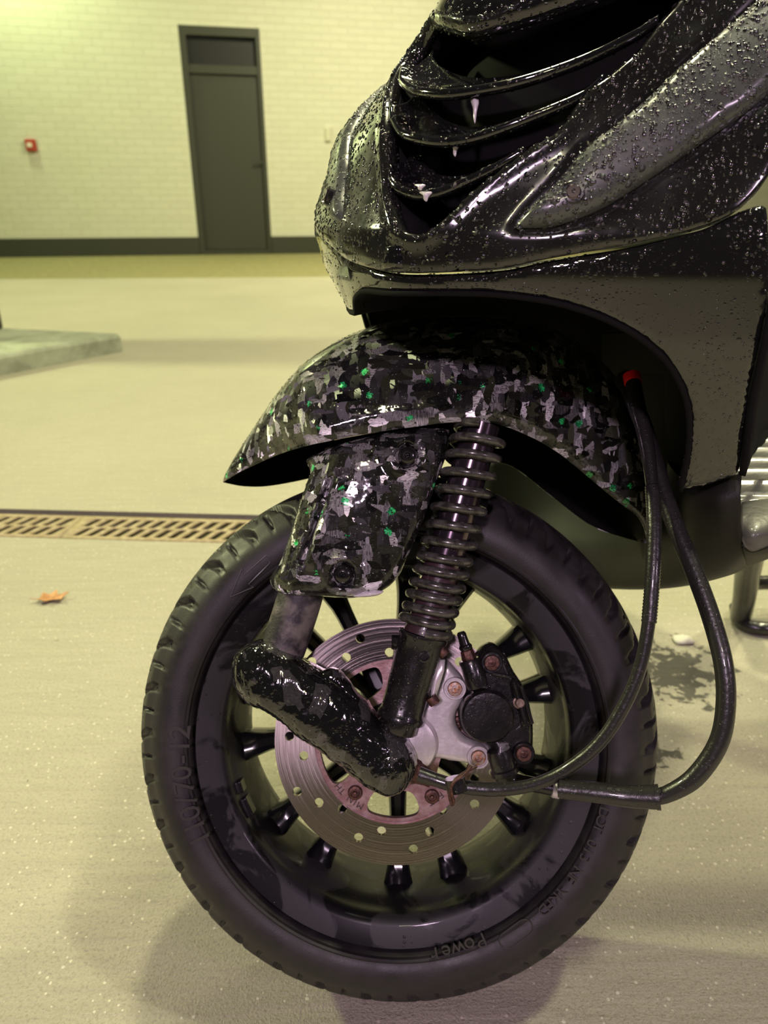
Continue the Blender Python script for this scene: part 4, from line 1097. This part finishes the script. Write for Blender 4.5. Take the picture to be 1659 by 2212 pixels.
# water droplets: far too many to count, one object for each wetted panel
def water_mat():
    t = NT('water'); return t.out(color=(.014, .014, .013), rough=.015, spec=.6, ior=1.6, coat=.6, coatr=.01)
M_water = water_mat()
def droplets(obj, count, rmin, rmax, parent=None, facing=None, zr=None, seed=1, keepfn=None):
    rs = np.random.RandomState(seed); me = obj.data
    V = np.array([v.co[:] for v in me.vertices]); Mw = np.array(WMAT[obj.name])
    tri = []
    me.calc_loop_triangles()
    T = np.array([t.vertices[:] for t in me.loop_triangles])
    A, B, C = V[T[:, 0]], V[T[:, 1]], V[T[:, 2]]
    N = np.cross(B - A, C - A); ar = np.linalg.norm(N, axis=1) / 2; N = N / (ar[:, None] * 2 + 1e-15)
    Nw = N @ Mw[:3, :3].T; ctr = ((A + B + C) / 3) @ Mw[:3, :3].T + Mw[:3, 3]
    toc = np.array(CAM) - ctr; toc /= np.linalg.norm(toc, axis=1)[:, None]
    ok = (Nw * toc).sum(1) > -.25
    if facing is not None: ok &= (Nw @ np.array(facing)) > .05
    if keepfn is not None: ok &= keepfn(ctr)
    pr = ar * ok * (.25 + np.clip(Nw[:, 2] + .6, 0, 1.2)); pr /= pr.sum()
    idx = rs.choice(len(T), count, p=pr)
    u = rs.rand(count, 2); fl = u.sum(1) > 1; u[fl] = 1 - u[fl]
    P = A[idx] + u[:, :1] * (B[idx] - A[idx]) + u[:, 1:] * (C[idx] - A[idx]); n = N[idx]
    r = rmin + (rmax - rmin) * rs.rand(count) ** 3.2
    h = np.where(np.abs(n[:, 2:3]) > .9, [[1., 0, 0]], [[0, 0, 1.]]); x = np.cross(n, h); x /= np.linalg.norm(x, axis=1)[:, None]; y = np.cross(n, x)
    K = 7; vs = []; prof = ((1.0, -.05), (.86, .24), (.5, .44), (0, .50))
    el = 1 + .35 * rs.rand(count)
    out = np.zeros((count, K * 3 + 1, 3))
    for a, (pr_, ph) in enumerate(prof[:3]):
        for k in range(K):
            an = 2 * math.pi * k / K
            out[:, a * K + k] = P + (x * (math.cos(an) * pr_ * r)[:, None] + y * (math.sin(an) * pr_ * r * el)[:, None]) + n * (ph * r)[:, None]
    out[:, K * 3] = P + n * (.50 * r)[:, None]
    fb = []
    for a in range(2):
        for k in range(K): fb.append((a*K+k, a*K+(k+1) % K, (a+1)*K+(k+1) % K, (a+1)*K+k))
    for k in range(K): fb.append((2*K+k, 2*K+(k+1) % K, 3*K))
    m = K * 3 + 1
    Fs = [tuple(i * m + q for q in f) for i in range(count) for f in fb]
    me2 = bpy.data.meshes.new('water_droplets'); me2.from_pydata(out.reshape(-1, 3).tolist(), [], Fs); me2.update()
    o = finish('water_droplets', me2, M_water, parent or obj, WMAT[obj.name]); o['kind'] = 'stuff'; return o
droplets(upper, 9500, .00022, .0016, facing=BF, seed=2)
droplets(trim, 2600, .00025, .0015, facing=BF, seed=3)
droplets(trimf, 700, .00025, .0014, facing=BF, seed=4)
droplets(lower, 1500, .0002, .0010, facing=BF, seed=5)
droplets(fend, 3800, .0002, .0009, seed=6)
droplets(cover, 2300, .0002, .0008, facing=WN, seed=7)
droplets(arm, 900, .0002, .0008, facing=WN, seed=8)
droplets(cal, 420, .0002, .0009, facing=WN, seed=9)
droplets(low, 220, .0002, .0008, facing=WN, seed=10)
for q_ in list(upper.children):
    if q_.name.startswith('louvre') or q_.name.startswith('grille_top'): droplets(q_, 420, .0002, .0010, parent=upper, seed=11)
# foam drips in the grille
for (x, y, w_, h_) in ((1020, 225, 9, 26), (975, 312, 10, 14), (910, 408, 11, 6), (922, 428, 13, 10)):
    ol = [(x-w_, y-h_), (x+w_, y-h_), (x+w_*.5, y), (x+w_*.25, y+h_*.8), (x, y+h_), (x-w_*.3, y+h_*.6), (x-w_*.4, y-h_*.2)]
    patch('soap_drip', smooth_closed(lzs(ol), 3), M_foam, upper, .004 if y > 400 else -.004, .001, .002, .002, .002)
